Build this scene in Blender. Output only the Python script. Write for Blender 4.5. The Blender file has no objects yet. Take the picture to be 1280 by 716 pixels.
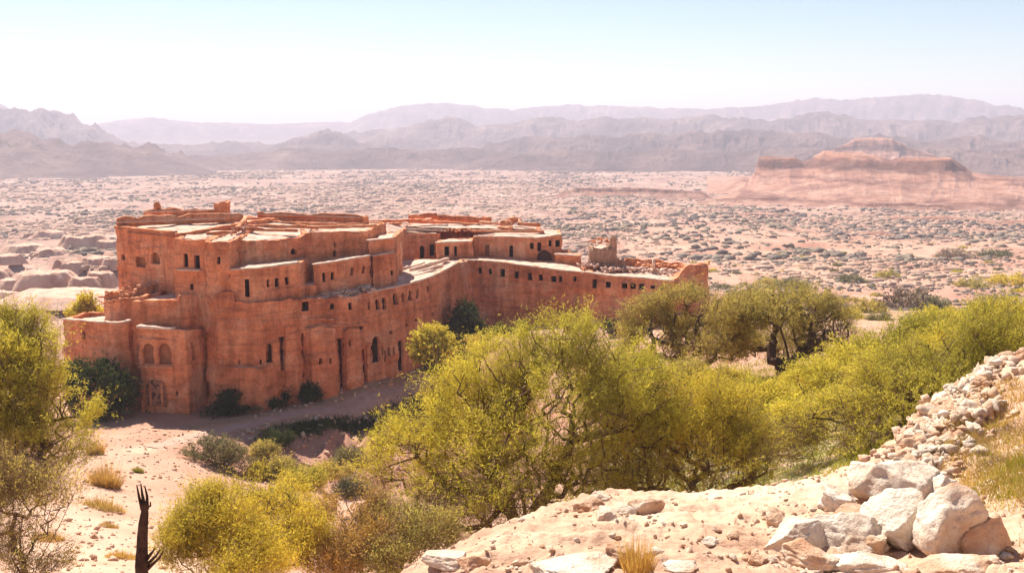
import bpy, bmesh, math, random
import numpy as np
from mathutils import Vector

# ------------------------------------------------------------------ camera, sky, sun, exposure
scene = bpy.context.scene
C = scene.collection
PITCH = math.radians(8.75)
F = 1300.0
EYE = 27.0
cam_data = bpy.data.cameras.new('camera')
cam_data.sensor_width = 36
cam_data.lens = 36 * F / 1280
cam_data.clip_start = 0.3
cam_data.clip_end = 90000
cam = bpy.data.objects.new('camera', cam_data)
cam.location = (0, 0, EYE)
cam.rotation_euler = (math.radians(90) - PITCH, 0, 0)
C.objects.link(cam)
scene.camera = cam

SUN_EL, SUN_AZ = 50.0, -27.0          # azimuth from +Y towards +X
world = bpy.data.worlds.new('World')
scene.world = world
world.use_nodes = True
wn = world.node_tree
sky = wn.nodes.new('ShaderNodeTexSky')
sky.sky_type = 'NISHITA'
sky.sun_disc = False
sky.sun_elevation = math.radians(SUN_EL)
sky.sun_rotation = math.radians(SUN_AZ)
sky.air_density = 1.0
sky.dust_density = 0.02
sky.ozone_density = 1.0
sky.altitude = 900
bgn = wn.nodes['Background']
bgn.inputs[1].default_value = 0.063
wn.links.new(sky.outputs[0], bgn.inputs[0])

sl = bpy.data.lights.new('sun', 'SUN')
sl.energy = 5.0
sl.angle = math.radians(0.5)
sl.color = (1.0, 0.93, 0.82)
so = bpy.data.objects.new('sun', sl)
C.objects.link(so)
sd = Vector((math.sin(math.radians(SUN_AZ)) * math.cos(math.radians(SUN_EL)),
             math.cos(math.radians(SUN_AZ)) * math.cos(math.radians(SUN_EL)),
             math.sin(math.radians(SUN_EL))))
so.rotation_euler = sd.to_track_quat('Z', 'Y').to_euler()
scene.view_settings.view_transform = 'Standard'
scene.view_settings.look = 'None'
scene.view_settings.gamma = 1
scene.view_settings.exposure = 1.0
scene.view_settings.use_curve_mapping = False
scene.cycles.max_bounces = 8
scene.cycles.diffuse_bounces = 4
scene.cycles.transmission_bounces = 4
scene.cycles.volume_bounces = 0
scene.cycles.transparent_max_bounces = 8
scene.render.film_transparent = False
HAZE_DENSITY = 2.15e-4

# ------------------------------------------------------------------ helpers
cp, sp_ = math.cos(PITCH), math.sin(PITCH)
def at(px, py, Y):
    """point of the place seen at that spot of the photograph, Y metres ahead"""
    u = (px - 640) / F; v = (358 - py) / F
    t = Y / (cp + v * sp_)
    return Vector((u * t, Y, EYE + t * (v * cp - sp_)))

def tag(o, label=None, cat=None, group=None, kind=None):
    if label: o['label'] = label
    if cat: o['category'] = cat
    if group: o['group'] = group
    if kind: o['kind'] = kind
    return o

def empty(name, loc, label, cat, group=None):
    o = bpy.data.objects.new(name, None)
    o.location = loc
    o.empty_display_size = 0.3
    C.objects.link(o)
    return tag(o, label, cat, group)

def mesh_np(name, verts, faces, mat=None, parent=None, smooth=False, offset=None):
    """faces: (n,3) or (n,4) int array"""
    verts = np.asarray(verts, dtype=np.float32)
    if offset is not None: verts = verts - np.asarray(offset, dtype=np.float32)
    faces = np.asarray(faces, dtype=np.int32)
    k = faces.shape[1]
    me = bpy.data.meshes.new(name)
    me.vertices.add(len(verts)); me.vertices.foreach_set('co', verts.ravel())
    me.loops.add(faces.size); me.loops.foreach_set('vertex_index', faces.ravel())
    me.polygons.add(len(faces))
    me.polygons.foreach_set('loop_start', np.arange(0, faces.size, k, dtype=np.int32))
    try: me.polygons.foreach_set('loop_total', np.full(len(faces), k, dtype=np.int32))
    except Exception: pass
    if smooth: me.polygons.foreach_set('use_smooth', np.ones(len(faces), dtype=bool))
    me.update(calc_edges=True)
    me.validate()
    o = bpy.data.objects.new(name, me)
    if mat: me.materials.append(mat)
    C.objects.link(o)
    if parent is not None: o.parent = parent
    return o

def _h(ix, iy, iz, seed):
    n = (ix.astype(np.int64) * 374761393 + iy.astype(np.int64) * 668265263 + iz.astype(np.int64) * 2147483647 + seed * 1274126177) & 0xFFFFFFFF
    n = ((n ^ (n >> 13)) * 1274126177) & 0xFFFFFFFF
    n = ((n ^ (n >> 16)) * 2246822519) & 0xFFFFFFFF
    return ((n ^ (n >> 15)) & 0xFFFFFF) / float(0xFFFFFF) * 2 - 1

def vnoise(x, y, z=None, seed=0):
    x = np.asarray(x, dtype=np.float64); y = np.asarray(y, dtype=np.float64)
    z = np.zeros_like(x) if z is None else np.asarray(z, dtype=np.float64)
    ix, iy, iz = np.floor(x), np.floor(y), np.floor(z)
    fx, fy, fz = x - ix, y - iy, z - iz
    fx, fy, fz = [f * f * (3 - 2 * f) for f in (fx, fy, fz)]
    r = 0
    for a in (0, 1):
        for b in (0, 1):
            for c in (0, 1):
                w = (fx if a else 1 - fx) * (fy if b else 1 - fy) * (fz if c else 1 - fz)
                r = r + w * _h(ix + a, iy + b, iz + c, seed)
    return r

def fbm(x, y, z=None, octv=4, seed=0, ridged=False):
    s = 0; a = 1; f = 1; t = 0
    for i in range(octv):
        n = vnoise(x * f, y * f, None if z is None else z * f, seed + i * 17)
        if ridged: n = 1 - 2 * np.abs(n)
        s = s + a * n; t += a; a *= 0.5; f *= 2.03
    return s / t

def smooth(a, b, x):
    t = np.clip((x - a) / (b - a), 0, 1)
    return t * t * (3 - 2 * t)

# ------------------------------------------------------------------ materials
def new_mat(name, rough=0.9):
    m = bpy.data.materials.new(name)
    m.use_nodes = True
    nt = m.node_tree
    b = nt.nodes['Principled BSDF']
    b.inputs['Roughness'].default_value = rough
    b.inputs['Specular IOR Level'].default_value = 0.15
    return m, nt, b

def N(nt, t, **kw):
    n = nt.nodes.new(t)
    for k, v in kw.items(): setattr(n, k, v)
    return n

def coords(nt, scale=(1, 1, 1), kind='geo'):
    if kind == 'geo':
        g = N(nt, 'ShaderNodeNewGeometry'); out = g.outputs['Position']
    else:
        g = N(nt, 'ShaderNodeTexCoord'); out = g.outputs['Object']
    m = N(nt, 'ShaderNodeMapping'); m.inputs['Scale'].default_value = scale
    nt.links.new(out, m.inputs[0])
    return m.outputs[0]

def noise(nt, vec, scale, detail=5, rough=0.6, dist=0.0):
    n = N(nt, 'ShaderNodeTexNoise')
    n.inputs['Scale'].default_value = scale; n.inputs['Detail'].default_value = detail
    n.inputs['Roughness'].default_value = rough; n.inputs['Distortion'].default_value = dist
    nt.links.new(vec, n.inputs['Vector'])
    return n.outputs['Fac']

def ramp(nt, fac, stops):
    r = N(nt, 'ShaderNodeValToRGB')
    el = r.color_ramp.elements
    while len(el) > 1: el.remove(el[-1])
    for i, (p, c) in enumerate(stops):
        e = el[0] if i == 0 else el.new(p)
        e.position = p
        e.color = (*c, 1) if len(c) == 3 else c
    nt.links.new(fac, r.inputs[0])
    return r.outputs[0]

def mixc(nt, fac, a, b, mode='MIX'):
    m = N(nt, 'ShaderNodeMix', data_type='RGBA', blend_type=mode)
    for s, v in ((0, fac), (6, a), (7, b)):
        if hasattr(v, 'is_output') or hasattr(v, 'links'): nt.links.new(v, m.inputs[s])
        elif s == 0: m.inputs[0].default_value = v
        else: m.inputs[s].default_value = (*v, 1)
    return m.outputs[2]

def bump(nt, b, h, strength, dist):
    n = N(nt, 'ShaderNodeBump')
    n.inputs['Strength'].default_value = strength; n.inputs['Distance'].default_value = dist
    nt.links.new(h, n.inputs['Height'])
    nt.links.new(n.outputs[0], b.inputs['Normal'])

def mat_two(name, c1, c2, scale=1.0, sc=(1, 1, 1), rough=0.92, bs=0.4, bd=0.05, kind='geo', lo=0.35, hi=0.65, bscale=4):
    m, nt, b = new_mat(name, rough)
    v = coords(nt, sc, kind)
    nt.links.new(ramp(nt, noise(nt, v, scale, 6, 0.65), [(lo, c1), (hi, c2)]), b.inputs['Base Color'])
    if bs: bump(nt, b, noise(nt, v, scale * bscale, 6, 0.7), bs, bd)
    return m

# mud walls: red-brown earth with strata, patches and rubble courses
def mud(name, dark, mid, light):
    m, nt, b = new_mat(name, 0.95)
    v = coords(nt); vs = coords(nt, (0.35, 0.35, 2.2)); vv = coords(nt, (1.6, 1.6, 0.22))
    base = ramp(nt, noise(nt, v, 0.35, 8, 0.62), [(0.3, dark), (0.5, mid), (0.72, light)])
    strata = ramp(nt, noise(nt, vs, 0.9, 6, 0.65, 0.4), [(0.38, (0.62, 0.54, 0.50)), (0.48, (1, 1, 1)), (0.7, (1.15, 1.12, 1.1))])
    c = mixc(nt, 0.55, base, strata, 'MULTIPLY')
    patch = ramp(nt, noise(nt, v, 0.16, 7, 0.7), [(0.54, (0, 0, 0)), (0.62, (1, 1, 1))])
    c = mixc(nt, patch, c, mixc(nt, .45, c, (0.80, 0.52, 0.34)))
    stain = ramp(nt, noise(nt, vv, 0.8, 5, 0.6), [(0.40, (0.58, 0.50, 0.46)), (0.54, (1, 1, 1))])
    c = mixc(nt, 0.55, c, stain, 'MULTIPLY')
    fine = ramp(nt, noise(nt, v, 3.2, 7, 0.8), [(0.33, (0.62, 0.57, 0.55)), (0.48, (1.0, 1.0, 1.0)), (0.70, (1.3, 1.28, 1.25))])
    c = mixc(nt, 0.7, c, fine, 'MULTIPLY')
    nt.links.new(c, b.inputs['Base Color'])
    vo = N(nt, 'ShaderNodeTexVoronoi'); vo.inputs['Scale'].default_value = 2.6
    nt.links.new(coords(nt, (1, 1, 1.9)), vo.inputs['Vector'])
    a = N(nt, 'ShaderNodeMath', operation='MULTIPLY'); a.inputs[1].default_value = 0.5
    nt.links.new(vo.outputs['Distance'], a.inputs[0])
    s = N(nt, 'ShaderNodeMath', operation='ADD')
    nt.links.new(a.outputs[0], s.inputs[0]); nt.links.new(noise(nt, vs, 2.2, 8, 0.75), s.inputs[1])
    bump(nt, b, s.outputs[0], 0.8, 0.22)
    return m

M = {}
M['mud'] = mud('mud_wall', (0.48, 0.172, 0.082), (0.71, 0.28, 0.135), (0.84, 0.42, 0.24))
M['mud_pale'] = mud('pale_rubble_wall', (0.42, 0.24, 0.15), (0.52, 0.33, 0.22), (0.62, 0.43, 0.31))
M['niche'] = mat_two('darker_niche', (0.30, 0.12, 0.06), (0.42, 0.19, 0.10), 1.5)  # niche lining, darker than the walls around it
M['dark'] = mat_two('painted_interior_shade', (0.055, 0.025, 0.018), (0.10, 0.045, 0.03), 1.2, bs=0.3)  # dark brown paints in the shade of the rooms behind the openings
M['roof'] = mat_two('dusty_roof', (0.46, 0.25, 0.17), (0.70, 0.50, 0.39), 0.9, lo=0.3, hi=0.62, bs=0.6, bd=0.12)
M['coping'] = mat_two('sun_bleached_coping', (0.55, 0.34, 0.24), (0.74, 0.55, 0.43), 1.6, bs=0.6, bd=0.1)
M['rubble'] = mat_two('rubble_stone', (0.40, 0.20, 0.13), (0.72, 0.52, 0.42), 1.1, bs=0.5, bd=0.05)
M['timber'] = mat_two('old_timber', (0.10, 0.05, 0.03), (0.20, 0.11, 0.07), 3)
M['bark'] = mat_two('bark', (0.085, 0.050, 0.032), (0.19, 0.12, 0.085), 4, bs=0.8, bd=0.03)
M['twig'] = mat_two('dry_twigs', (0.16, 0.095, 0.06), (0.30, 0.19, 0.13), 1.5, bs=0)
M['dead'] = mat_two('charred_wood', (0.02, 0.011, 0.009), (0.08, 0.042, 0.032), 5, bs=1.0, bd=0.02)

def leaf_mat(name, c1, c2, c3, trans=0.52, scale=0.7):
    m = bpy.data.materials.new(name); m.use_nodes = True
    nt = m.node_tree; nt.nodes.clear()
    out = N(nt, 'ShaderNodeOutputMaterial')
    v = coords(nt)
    c = ramp(nt, noise(nt, v, scale, 6, 0.7), [(0.32, c1), (0.5, c2), (0.68, c3)])
    oi = N(nt, 'ShaderNodeObjectInfo')
    c = mixc(nt, 1.0, c, ramp(nt, oi.outputs['Random'], [(0.0, (1.03, .98, .92)), (0.35, (1, 1, 1)), (0.7, (.88, .93, .95)), (1.0, (1.02, 1.03, 1.0))]), 'MULTIPLY')
    big = ramp(nt, noise(nt, v, scale * .35, 3, .5), [(0.38, (.80, .80, .9)), (0.6, (1.12, 1.08, 1))])
    c = mixc(nt, 1.0, c, big, 'MULTIPLY')
    d = N(nt, 'ShaderNodeBsdfDiffuse'); t = N(nt, 'ShaderNodeBsdfTranslucent')
    nt.links.new(c, d.inputs[0])
    nt.links.new(mixc(nt, 1.0, c, (1.15, 1.05, 0.6), 'MULTIPLY'), t.inputs[0])
    mx = N(nt, 'ShaderNodeMixShader'); mx.inputs[0].default_value = trans
    nt.links.new(d.outputs[0], mx.inputs[1]); nt.links.new(t.outputs[0], mx.inputs[2])
    nt.links.new(mx.outputs[0], out.inputs[0])
    return m
M['leaf_yellow'] = leaf_mat('yellow_green_leaves', (0.37, 0.335, 0.08), (0.57, 0.50, 0.10), (0.75, 0.65, 0.15))
M['leaf_olive'] = leaf_mat('olive_leaves', (0.33, 0.27, 0.11), (0.50, 0.42, 0.155), (0.64, 0.53, 0.21))
M['leaf_dark'] = leaf_mat('dark_green_leaves', (0.05, 0.07, 0.03), (0.085, 0.11, 0.045), (0.12, 0.14, 0.06), 0.3)
M['leaf_grey'] = leaf_mat('grey_green_leaves', (0.16, 0.145, 0.085), (0.26, 0.24, 0.14), (0.36, 0.33, 0.20), 0.3)
M['grass_dry'] = leaf_mat('dry_orange_grass', (0.38, 0.25, 0.09), (0.54, 0.37, 0.14), (0.66, 0.50, 0.22), 0.4, 2)
M['grass_green'] = leaf_mat('fresh_grass', (0.26, 0.26, 0.05), (0.38, 0.36, 0.07), (0.50, 0.44, 0.11), 0.4)
M['scrub'] = leaf_mat('desert_scrub_leaves', (0.25, 0.18, 0.145), (0.34, 0.26, 0.20), (0.46, 0.36, 0.27), 0.2, 0.05)

def rock_mat(name, white, warm, orange, wamount=0.5):
    m, nt, b = new_mat(name, 0.95)
    v = coords(nt)
    c = ramp(nt, noise(nt, v, 1.4, 7, 0.62), [(0.30, orange), (wamount, warm), (wamount + 0.12, white)])
    sp = ramp(nt, noise(nt, v, 34, 3, 0.6), [(0.27, (0.45, 0.36, 0.32)), (0.36, (1, 1, 1))])
    c = mixc(nt, 0.8, c, sp, 'MULTIPLY')
    nt.links.new(c, b.inputs['Base Color'])
    a = N(nt, 'ShaderNodeMath', operation='ADD')
    nt.links.new(noise(nt, v, 5, 8, 0.7), a.inputs[0]); nt.links.new(noise(nt, v, 22, 4, 0.7), a.inputs[1])
    bump(nt, b, a.outputs[0], 0.9, 0.06)
    return m
M['rock_white'] = rock_mat('bleached_limestone', (0.82, 0.69, 0.56), (0.72, 0.54, 0.40), (0.56, 0.29, 0.16), 0.44)
M['rock_mixed'] = rock_mat('rust_and_white_stone', (0.80, 0.65, 0.51), (0.68, 0.44, 0.29), (0.52, 0.24, 0.12), 0.50)

# ground
def ground_mat():
    m, nt, b = new_mat('desert_ground', 0.97)
    v = coords(nt)
    sand = ramp(nt, noise(nt, v, 0.22, 8, 0.65), [(0.32, (0.47, 0.27, 0.175)), (0.48, (0.62, 0.40, 0.27)), (0.66, (0.72, 0.53, 0.38))])
    red = ramp(nt, noise(nt, v, 0.05, 8, 0.65), [(0.34, (0.32, 0.13, 0.08)), (0.5, (0.42, 0.205, 0.14)), (0.66, (0.54, 0.325, 0.24))])
    at_red = N(nt, 'ShaderNodeAttribute', attribute_name='redness')
    at_g = N(nt, 'ShaderNodeAttribute', attribute_name='grassiness')
    at_f = N(nt, 'ShaderNodeAttribute', attribute_name='farness')
    at_s = N(nt, 'ShaderNodeAttribute', attribute_name='riser')
    c = mixc(nt, at_red.outputs['Fac'], sand, red)
    # far plain: patchwork of pale silt, pink earth and grey scrub
    vf = coords(nt, (1, 0.8, 1))
    far = ramp(nt, noise(nt, vf, 0.02, 12, 0.8), [(0.34, (0.24, 0.125, 0.105)), (0.45, (0.37, 0.21, 0.165)), (0.54, (0.48, 0.30, 0.235)), (0.66, (0.64, 0.47, 0.37))])
    scr = ramp(nt, noise(nt, vf, 0.16, 6, 0.8), [(0.50, (1, 1, 1)), (0.56, (0.42, 0.46, 0.40))])
    far = mixc(nt, 0.8, far, scr, 'MULTIPLY')
    c = mixc(nt, at_f.outputs['Fac'], c, far)
    c = mixc(nt, at_s.outputs['Fac'], c, (0.40, 0.19, 0.13))
    gn = N(nt, 'ShaderNodeMath', operation='MULTIPLY')
    nt.links.new(at_g.outputs['Fac'], gn.inputs[0])
    nt.links.new(ramp(nt, noise(nt, v, 1.3, 6, 0.75), [(0.35, (0, 0, 0)), (0.55, (1, 1, 1))]), gn.inputs[1])
    c = mixc(nt, gn.outputs[0], c, (0.22, 0.21, 0.06))
    fine = ramp(nt, noise(nt, v, 9, 7, 0.78), [(0.28, (0.62, 0.55, 0.5)), (0.45, (1, 1, 1)), (0.75, (1.15, 1.12, 1.1))])
    c = mixc(nt, 0.6, c, fine, 'MULTIPLY')
    nt.links.new(c, b.inputs['Base Color'])
    a = N(nt, 'ShaderNodeMath', operation='ADD')
    nt.links.new(noise(nt, v, 1.2, 8, 0.7), a.inputs[0])
    nt.links.new(noise(nt, v, 7, 6, 0.7), a.inputs[1])
    bump(nt, b, a.outputs[0], 0.6, 0.12)
    return m
M['ground'] = ground_mat()

M['earth'] = mat_two('pink_eroded_earth', (0.48, 0.26, 0.18), (0.72, 0.48, 0.36), .2, bs=.6, bd=.4, bscale=6)
def hill_mat(name, c1, c2, c3, scale, strata=0.02):
    m, nt, b = new_mat(name, 0.97)
    v = coords(nt)
    c = ramp(nt, noise(nt, v, scale, 9, 0.68), [(0.33, c1), (0.5, c2), (0.66, c3)])
    vs = coords(nt, (0.1, 0.1, 1))
    st = ramp(nt, noise(nt, vs, strata, 5, 0.7), [(0.4, (0.72, 0.66, 0.64)), (0.5, (1, 1, 1)), (0.6, (1.15, 1.12, 1.08))])
    c = mixc(nt, 0.8, c, st, 'MULTIPLY')
    nt.links.new(c, b.inputs['Base Color'])
    bump(nt, b, noise(nt, v, scale * 3, 9, 0.75), 1.0, 0.25 / scale)
    return m
M['butte'] = hill_mat('butte_rock', (0.34, 0.15, 0.10), (0.47, 0.23, 0.155), (0.60, 0.35, 0.25), 0.05, 0.22)
def butte_colour():
    m = M['butte']; nt = m.node_tree; b = nt.nodes['Principled BSDF']
    old = b.inputs['Base Color'].links[0].from_socket
    g = N(nt, 'ShaderNodeNewGeometry'); sx = N(nt, 'ShaderNodeSeparateXYZ'); nt.links.new(g.outputs['Position'], sx.inputs[0])
    mr = N(nt, 'ShaderNodeMapRange'); mr.inputs['From Min'].default_value = -52; mr.inputs['From Max'].default_value = -2
    nt.links.new(sx.outputs['Z'], mr.inputs['Value'])
    a = N(nt, 'ShaderNodeMath', operation='MULTIPLY_ADD'); a.inputs[1].default_value = .22; a.inputs[2].default_value = -.11
    nt.links.new(noise(nt, coords(nt), .03, 6, .7), a.inputs[0])
    s_ = N(nt, 'ShaderNodeMath', operation='ADD'); nt.links.new(a.outputs[0], s_.inputs[0]); nt.links.new(mr.outputs[0], s_.inputs[1])
    # scree, ledges, dark red cap rock; tones also imitate lit slope under shaded cliff
    r = ramp(nt, s_.outputs[0], [(0.0, (1.15, 1.25, 1.3)), (0.20, (1.1, 1.15, 1.2)), (0.24, (.62, .55, .55)), (0.28, (1.15, 1.2, 1.25)), (0.47, (1.12, 1.15, 1.2)), (0.50, (.66, .6, .6)), (0.54, (1.05, 1.05, 1.1)), (0.64, (.95, .92, .92)), (0.68, (.42, .36, .36)), (0.84, (.6, .52, .5)), (0.90, (1.1, 1.05, 1.0))])
    nt.links.new(mixc(nt, 1.0, old, r, 'MULTIPLY'), b.inputs['Base Color'])
butte_colour()
M['range'] = hill_mat('mountain_rock', (0.13, 0.07, 0.06), (0.26, 0.155, 0.135), (0.45, 0.29, 0.24), 0.006, 0.012)

# ------------------------------------------------------------------ haze (air of the valley)
# ------------------------------------------------------------------ terrain
CP = np.array([
 (0,-30,27),(-30,-30,24),(30,-30,29),(0,3,25.2),(-4,4,23.6),(4,3,25.4),(-10,4,20.5),(9,3,26),(0,6,23.7),(3,6,23.8),(-3,7,22.4),(0,8.5,22.6),(4,8.5,22.8),(8,8,23.4),
 (-1.2,11,21.8),(2,11,22.1),(5.6,10.5,22.2),(8,12,22.8),(12,12,23.8),(-3.5,12,19.6),(-10,12,16),(-20,12,15),
 (-1.2,13,21.35),(-.2,15,21.0),(.9,16.5,20.85),(3,17,20.75),(5,17,20.95),(2,14,21.5),(5,14,21.7),
 (7.7,15,21.9),(7.4,18.6,21.5),(8.6,19.8,21.9),(9.7,20.6,22.2),(11.5,20.6,22.4),(14,20,23.5),(22,20,25),
 (-3,16,18),(-2,20,16.5),(1,20,18.6),(5,20,18.9),(7.5,22,18.4),(10,25,18.6),(14,30,18.6),(24,30,20),
 (-.5,26,16.4),(5,26,16.1),(5,30,15.5),(-5,20,14.4),(-5,26,12.6),(-12,26,11.6),(-20,26,11.5),(-16,33,10.4),
 (-16,40,9.2),(-22,55,5.6),(-25,68,3.2),(-27,80,1),(-25,90,0.1),(-35,97,0),(-30,110,0),(-38,85,1),(-8,32,11.2),(-8,40,8),
 (-12,60,2.2),(-11,75,-1.6),(-9,85,-3.8),(-24,97,0),(-17,103,0),(-11,110,0),(-18,93.5,0),(-14,103,0),(-9.5,110,0.2),
 (-15.5,89,-2.6),(-11.5,98,-3.2),(-7,104,-2.6),(-24,88,0),(-5,114,0.4),(-2,119,2),(5,119,3.5),(12,117,4),(18,115,4.2),(25,112,5.5),
 (2,100,2.4),(8,90,5.2),(0,85,0.8),(0,60,5.6),(0,45,10),(8,45,13),(14,55,13.3),(20,45,14.6),(30,40,17),(30,60,13.6),(20,60,12.6),
 (16,80,9.6),(26,84,9.8),(40,90,9),(45,130,4),(30,125,4),(60,120,5),(40,170,-4),(0,160,-5),(-30,160,-7),(-50,130,-5),
 (-60,100,-3),(-45,70,3),(-50,50,9),(-50,30,12),(60,60,16),(60,30,22),(100,100,10),(-100,100,-4),(-80,60,4),(100,170,-3),(-100,170,-8),
 (0,220,-10),(-60,220,-11),(60,220,-9)], dtype=float)
def _tps(r2): return r2 * np.log(r2 + 1e-9) * 0.5
_n = len(CP)
_K = _tps((CP[:, None, 0] - CP[None, :, 0]) ** 2 + (CP[:, None, 1] - CP[None, :, 1]) ** 2) + np.eye(_n) * 2.0
_P = np.c_[np.ones(_n), CP[:, :2]]
_A = np.block([[_K, _P], [_P.T, np.zeros((3, 3))]])
_W = np.linalg.solve(_A, np.r_[CP[:, 2], np.zeros(3)])
def near_h(x, y):
    s = _W[_n] + _W[_n + 1] * x + _W[_n + 2] * y
    for i in range(_n):
        s = s + _W[i] * _tps((x - CP[i, 0]) ** 2 + (y - CP[i, 1]) ** 2)
    return s
PR = np.array([(0, 0), (160, -5), (220, -11), (300, -17), (450, -25), (600, -32), (1000, -45), (2000, -62), (5000, -95), (12000, -140), (60000, -220)], float)
def path_d(x, y):
    """distance to the footpath that follows the facade"""
    P = [(-30, 80), (-27, 90), (-22, 94), (-16, 100), (-11, 107), (-7, 113)]
    d = np.full(np.shape(x), 1e9)
    for (ax, ay), (bx, by) in zip(P[:-1], P[1:]):
        L2 = (bx - ax) ** 2 + (by - ay) ** 2
        t = np.clip(((x - ax) * (bx - ax) + (y - ay) * (by - ay)) / L2, 0, 1)
        d = np.minimum(d, np.hypot(x - ax - t * (bx - ax), y - ay - t * (by - ay)))
    return d
def height(x, y, detail=True):
    x = np.asarray(x, float); y = np.asarray(y, float)
    r = np.hypot(x, y)
    near = near_h(np.clip(x, -110, 110), np.clip(y, -35, 230))
    far = np.interp(r, PR[:, 0], PR[:, 1])
    w = smooth(150, 230, r)
    z = near * (1 - w) + far * w
    if detail:
        # rolling mounds and stepped terraces beyond the fort
        a = smooth(160, 320, r) * (1 - 0.6 * smooth(1500, 4000, r))
        z = z + a * 3.2 * fbm(x / 90, y / 60, octv=5, seed=3)
        left = smooth(-20, -60, x) * smooth(150, 210, r) * smooth(520, 380, r)
        b = fbm(x / 30, y / 22, octv=4, seed=8)
        z = z + left * 4.2 * (b * 1.6 + 0.35 * fbm(x / 9, y / 7, octv=3, seed=9))
        st = np.maximum(smooth(230, 420, r) * smooth(3500, 1800, r), smooth(0, .5, left) * 1.25)
        q = 2.4; k = z / q
        fl = np.floor(k); fr = k - fl
        z = z * (1 - st * .75) + st * .75 * (fl + smooth(0.40, 0.56, fr)) * q
        # gullied banks near the fort
        g = smooth(70, 85, y) * smooth(125, 112, y) * smooth(-22, -14, x) * smooth(8, -2, x) * smooth(2.2, 5, path_d(x, y))
        z = z + g * 1.1 * fbm(x / 1.6, y / 5, octv=3, seed=21, ridged=True)
        n = smooth(3, 20, r)
        z = z + (0.10 * fbm(x / 1.3, y / 1.3, octv=4, seed=5) + 0.30 * fbm(x / 7, y / 7, octv=3, seed=6) * smooth(25, 45, r)) * (0.4 + 0.6 * smooth(1.2, 3, path_d(x, y)))
        z = z + (0.16 * fbm(x / 0.9, y / 0.7, octv=5, seed=7, ridged=True) + .04 * fbm(x / .2, y / .2, octv=2, seed=12)) * smooth(40, 22, r)
    return z
def H(x, y): return float(height(np.array([x]), np.array([y]))[0])

def build_terrain():
    a = np.concatenate([np.linspace(-180, -40, 50)[:-1], np.linspace(-40, -29, 30)[:-1], np.linspace(-29, 29, 640), np.linspace(29, 40, 30)[1:], np.linspace(40, 180, 50)[1:-1]])
    a = np.radians(a)
    r = [0.6]
    while r[-1] < 15000:
        q = r[-1]
        r.append(q * (1.005 if 9 < q < 21 else 1.012 if 8 < q < 1500 else 1.03))
    r = np.array(r)
    A, R = np.meshgrid(a, r)
    X = R * np.sin(A); Y = R * np.cos(A)
    Z = height(X, Y)
    na, nr = len(a), len(r)
    V = np.c_[X.ravel(), Y.ravel(), Z.ravel()]
    V = np.vstack([V, [[0, 0, H(0, 0)]]])
    i = np.arange((nr - 1) * na)
    j = np.where((i % na) == na - 1, i - na + 1, i + 1)
    Fq = np.c_[i, i + na, j + na, j][:, ::-1]
    o = mesh_np('ground', V, Fq, M['ground'], smooth=True)
    me = o.data
    # centre cap
    x, y, z = V[:, 0], V[:, 1], V[:, 2]
    rr = np.hypot(x, y)
    red = np.clip(smooth(22, 60, rr) * (0.75 + 0.5 * fbm(x / 25, y / 25, seed=31)), 0, 1)
    left_sand = smooth(-8, -14, x) * smooth(92, 70, y)
    red = red * (1 - 0.35 * left_sand)
    red = np.maximum(red * (1 - smooth(1.4, 0.6, path_d(x, y)) * .5), 0)
    gr = smooth(18.5, 22, y) * smooth(80, 50, y) * smooth(2, 6, x) * smooth(40, 24, x)
    gr = np.maximum(gr, 0.55 * smooth(100, 130, rr) * smooth(230, 160, rr) * smooth(10, 25, x))
    gr = np.maximum(gr, 0.5 * smooth(3.4, 2.2, path_d(x, y)) * smooth(1.3, 1.7, path_d(x, y)) * (y > 90))
    farn = smooth(150, 300, rr) * (1 - smooth(20, 60, x) * smooth(1100, 420, rr) * .8)
    q = np.hypot(*np.gradient(Z)[::1]) if False else None
    dzr = np.gradient(Z, axis=0) / np.gradient(R, axis=0)
    ris = np.r_[(smooth(0.18, 0.5, dzr) * smooth(150, 250, R) * 0.7).ravel(), 0]
    for nm, arr in (('redness', red), ('grassiness', gr), ('farness', farn), ('riser', ris)):
        at_ = me.attributes.new(nm, 'FLOAT', 'POINT')
        at_.data.foreach_set('value', np.ascontiguousarray(arr, dtype=np.float32))
    tag(o, 'pale sand and red desert ground sloping to a scrub plain', 'ground', kind='structure')
    return o
build_terrain()

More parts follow.
